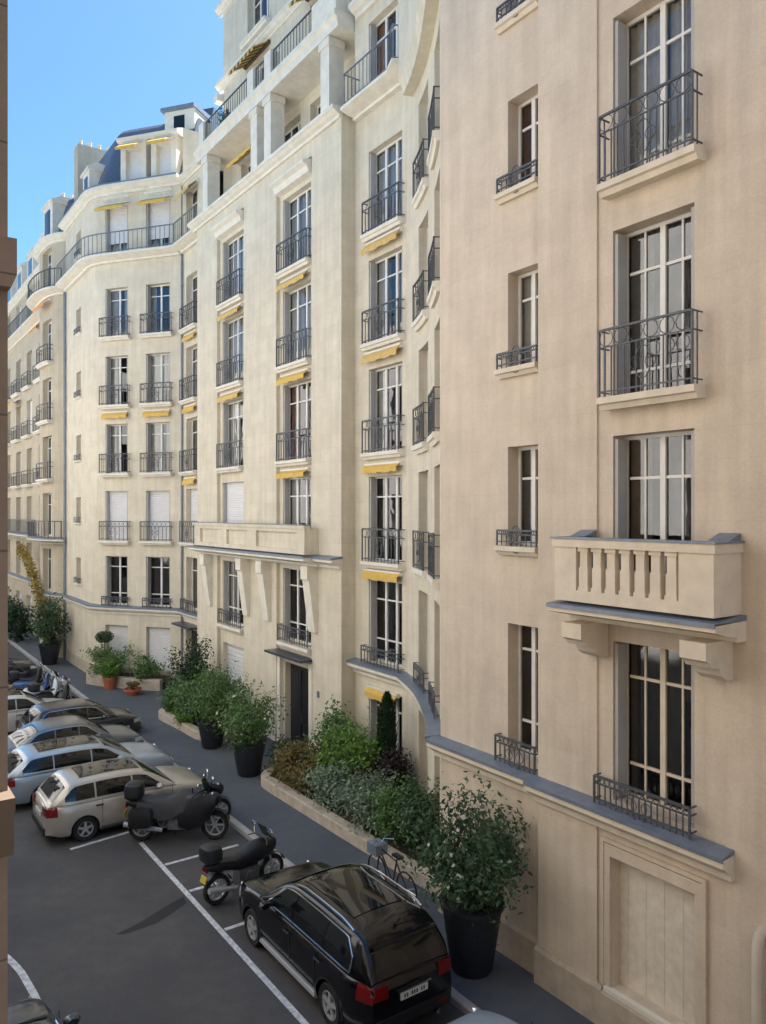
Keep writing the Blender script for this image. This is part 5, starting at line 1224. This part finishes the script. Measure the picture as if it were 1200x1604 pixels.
def pot_plant(label, u, v, pr, ph, h, r, leafm, n, size, seed, z0=0.12, potm='pot_black', square=False, blossoms=0, cat='potted shrub', name='potted_shrub', cells=30, nst=9):
    rnd = random.Random(seed); t = thing(name, label, cat, W(u, v, z0), TH)
    mb = MB(); k = 4 if square else 28; q = math.pi/4 if square else 0
    f = 1.3 if square else 1.0
    mb.lathe([(pr*0.62*f, 0), (pr*0.66*f, 0.03), (pr*0.97*f, ph-0.07), (pr*1.05*f, ph-0.07), (pr*1.05*f, ph), (pr*0.93*f, ph), (pr*0.90*f, ph-0.08)], k, rot0=q); mb.build('pot', potm, t, smooth=not square)
    mb = MB(); mb.lathe([(0, ph-0.09), (pr*0.9*f, ph-0.085)], k, rot0=q); mb.build('soil', 'soil', t)
    mb = MB()
    for i in range(nst):
        a = 2*math.pi*i/nst+rnd.uniform(-.3, .3); qq = rnd.uniform(0.25, 0.85)*r
        mb.tube([(0.12*math.cos(a)*pr, 0.12*math.sin(a)*pr, ph-0.1), (qq*0.45*math.cos(a), qq*0.45*math.sin(a), ph+h*0.4), (qq*math.cos(a+.2), qq*math.sin(a+.2), ph+h*rnd.uniform(0.7, 0.95))], [0.022, 0.015, 0.005], 5)
    mb.build('stem', 'bark', t, smooth=True)
    mb = MB(); leaves(mb, n, (0, 0, ph+h*0.52), (r, r, h*0.55), size, rnd, cells=cells, asp=0.42); leaves(mb, n//4, (0, 0, ph+h*0.42), (r*0.8, r*0.8, h*0.42), size, rnd, shell=0.15, asp=0.42)
    leaves(mb, n//9, (0, 0, ph+h*0.06), (pr*0.95, pr*0.95, h*0.10), size*0.8, rnd, shell=0.2)
    mb.build('foliage', leafm, t)
    if blossoms:
        mb = MB(); leaves(mb, blossoms, (0, 0, ph+h*0.5), (r, r, h*0.5), size*0.9, rnd, shell=0.75, asp=0.8); mb.build('blossoms', 'blossom', t)
    return t
pot_plant('large airy oleander in a tall black planter, nearest the camera against the warm facade', 10.05, 9.02, 0.55, 1.2, 1.75, 0.98, 'leaf_dark', 3600, 0.062, 41, blossoms=60, cells=44)
pot_plant('airy shrub with pale blossoms in a black planter right of the entrance path', 21.4, 10.15, 0.52, 1.0, 1.65, 0.98, 'leaf_mid', 2600, 0.06, 42, blossoms=60)
pot_plant('dense dark shrub in a black planter at the corner of the short bed', 24.6, 10.3, 0.50, 0.95, 1.6, 0.98, 'leaf_mid', 2600, 0.06, 43)
pot_plant('broad shrub in a black planter at the foot of the far drainpipe', 42.9, 8.95, 0.55, 1.05, 2.2, 1.0, 'leaf_dark', 1500, 0.10, 44)
pot_plant('small leafy plant in a red terracotta pot before the low stone planter', 35.3, 9.9, 0.32, 0.55, 0.9, 0.5, 'leaf_bright', 500, 0.09, 45, potm='terracotta', cat='potted plant', name='potted_plant')
pot_plant('low plant in a shallow terracotta bowl right of the red pot', 33.6, 10.4, 0.36, 0.28, 0.3, 0.3, 'leaf_ochre', 250, 0.06, 46, potm='terracotta', cat='potted plant', name='potted_plant')
pot_plant('small green plant on the terrace above the columned loggia', 29.3, 12.9, 0.25, 0.4, 0.7, 0.4, 'leaf_mid', 400, 0.07, 47, z0=23.35, potm='terracotta', cat='potted plant', name='potted_plant')
# yellow vine against the far facade and dark hedge shrubs beyond
vn = thing('climbing_vine', 'yellowing vine sloping down the far facade behind the drainpipe planter', 'vine', W(43.8, 9.15, 0.12), ANG_U); rnd = random.Random(51)
pts = [Vector((x, -y, z)) for x, y, z in [(0, 0, 0), (0.7, 0.0, 2.0), (2.2, -0.1, 3.3), (4.6, 0.0, 4.4), (7.6, 0.2, 5.2), (10.5, 0.3, 5.8)]]
mb = MB(); mb.tube(pts, 0.05, 6); mb.build('stem', 'bark', vn)
mb = MB()
for i in range(len(pts)-1):
    for k in range(5): leaves(mb, 75, pts[i].lerp(pts[i+1], k/5), (0.75, 0.30, 0.55), 0.09, rnd, shell=0.1)
mb.build('foliage', 'leaf_yellow', vn)
shrub('dark bush at the foot of the far facade, left of the planters', 52.0, 8.9, 1.01, 2.20, 'leaf_cypress', 900, 0.12, 0.12, seed=52)
shrub('dark bush farthest along the pavement, at the left border', 57.0, 9.0, 1.12, 2.44, 'leaf_dark', 900, 0.12, 0.12, seed=53)
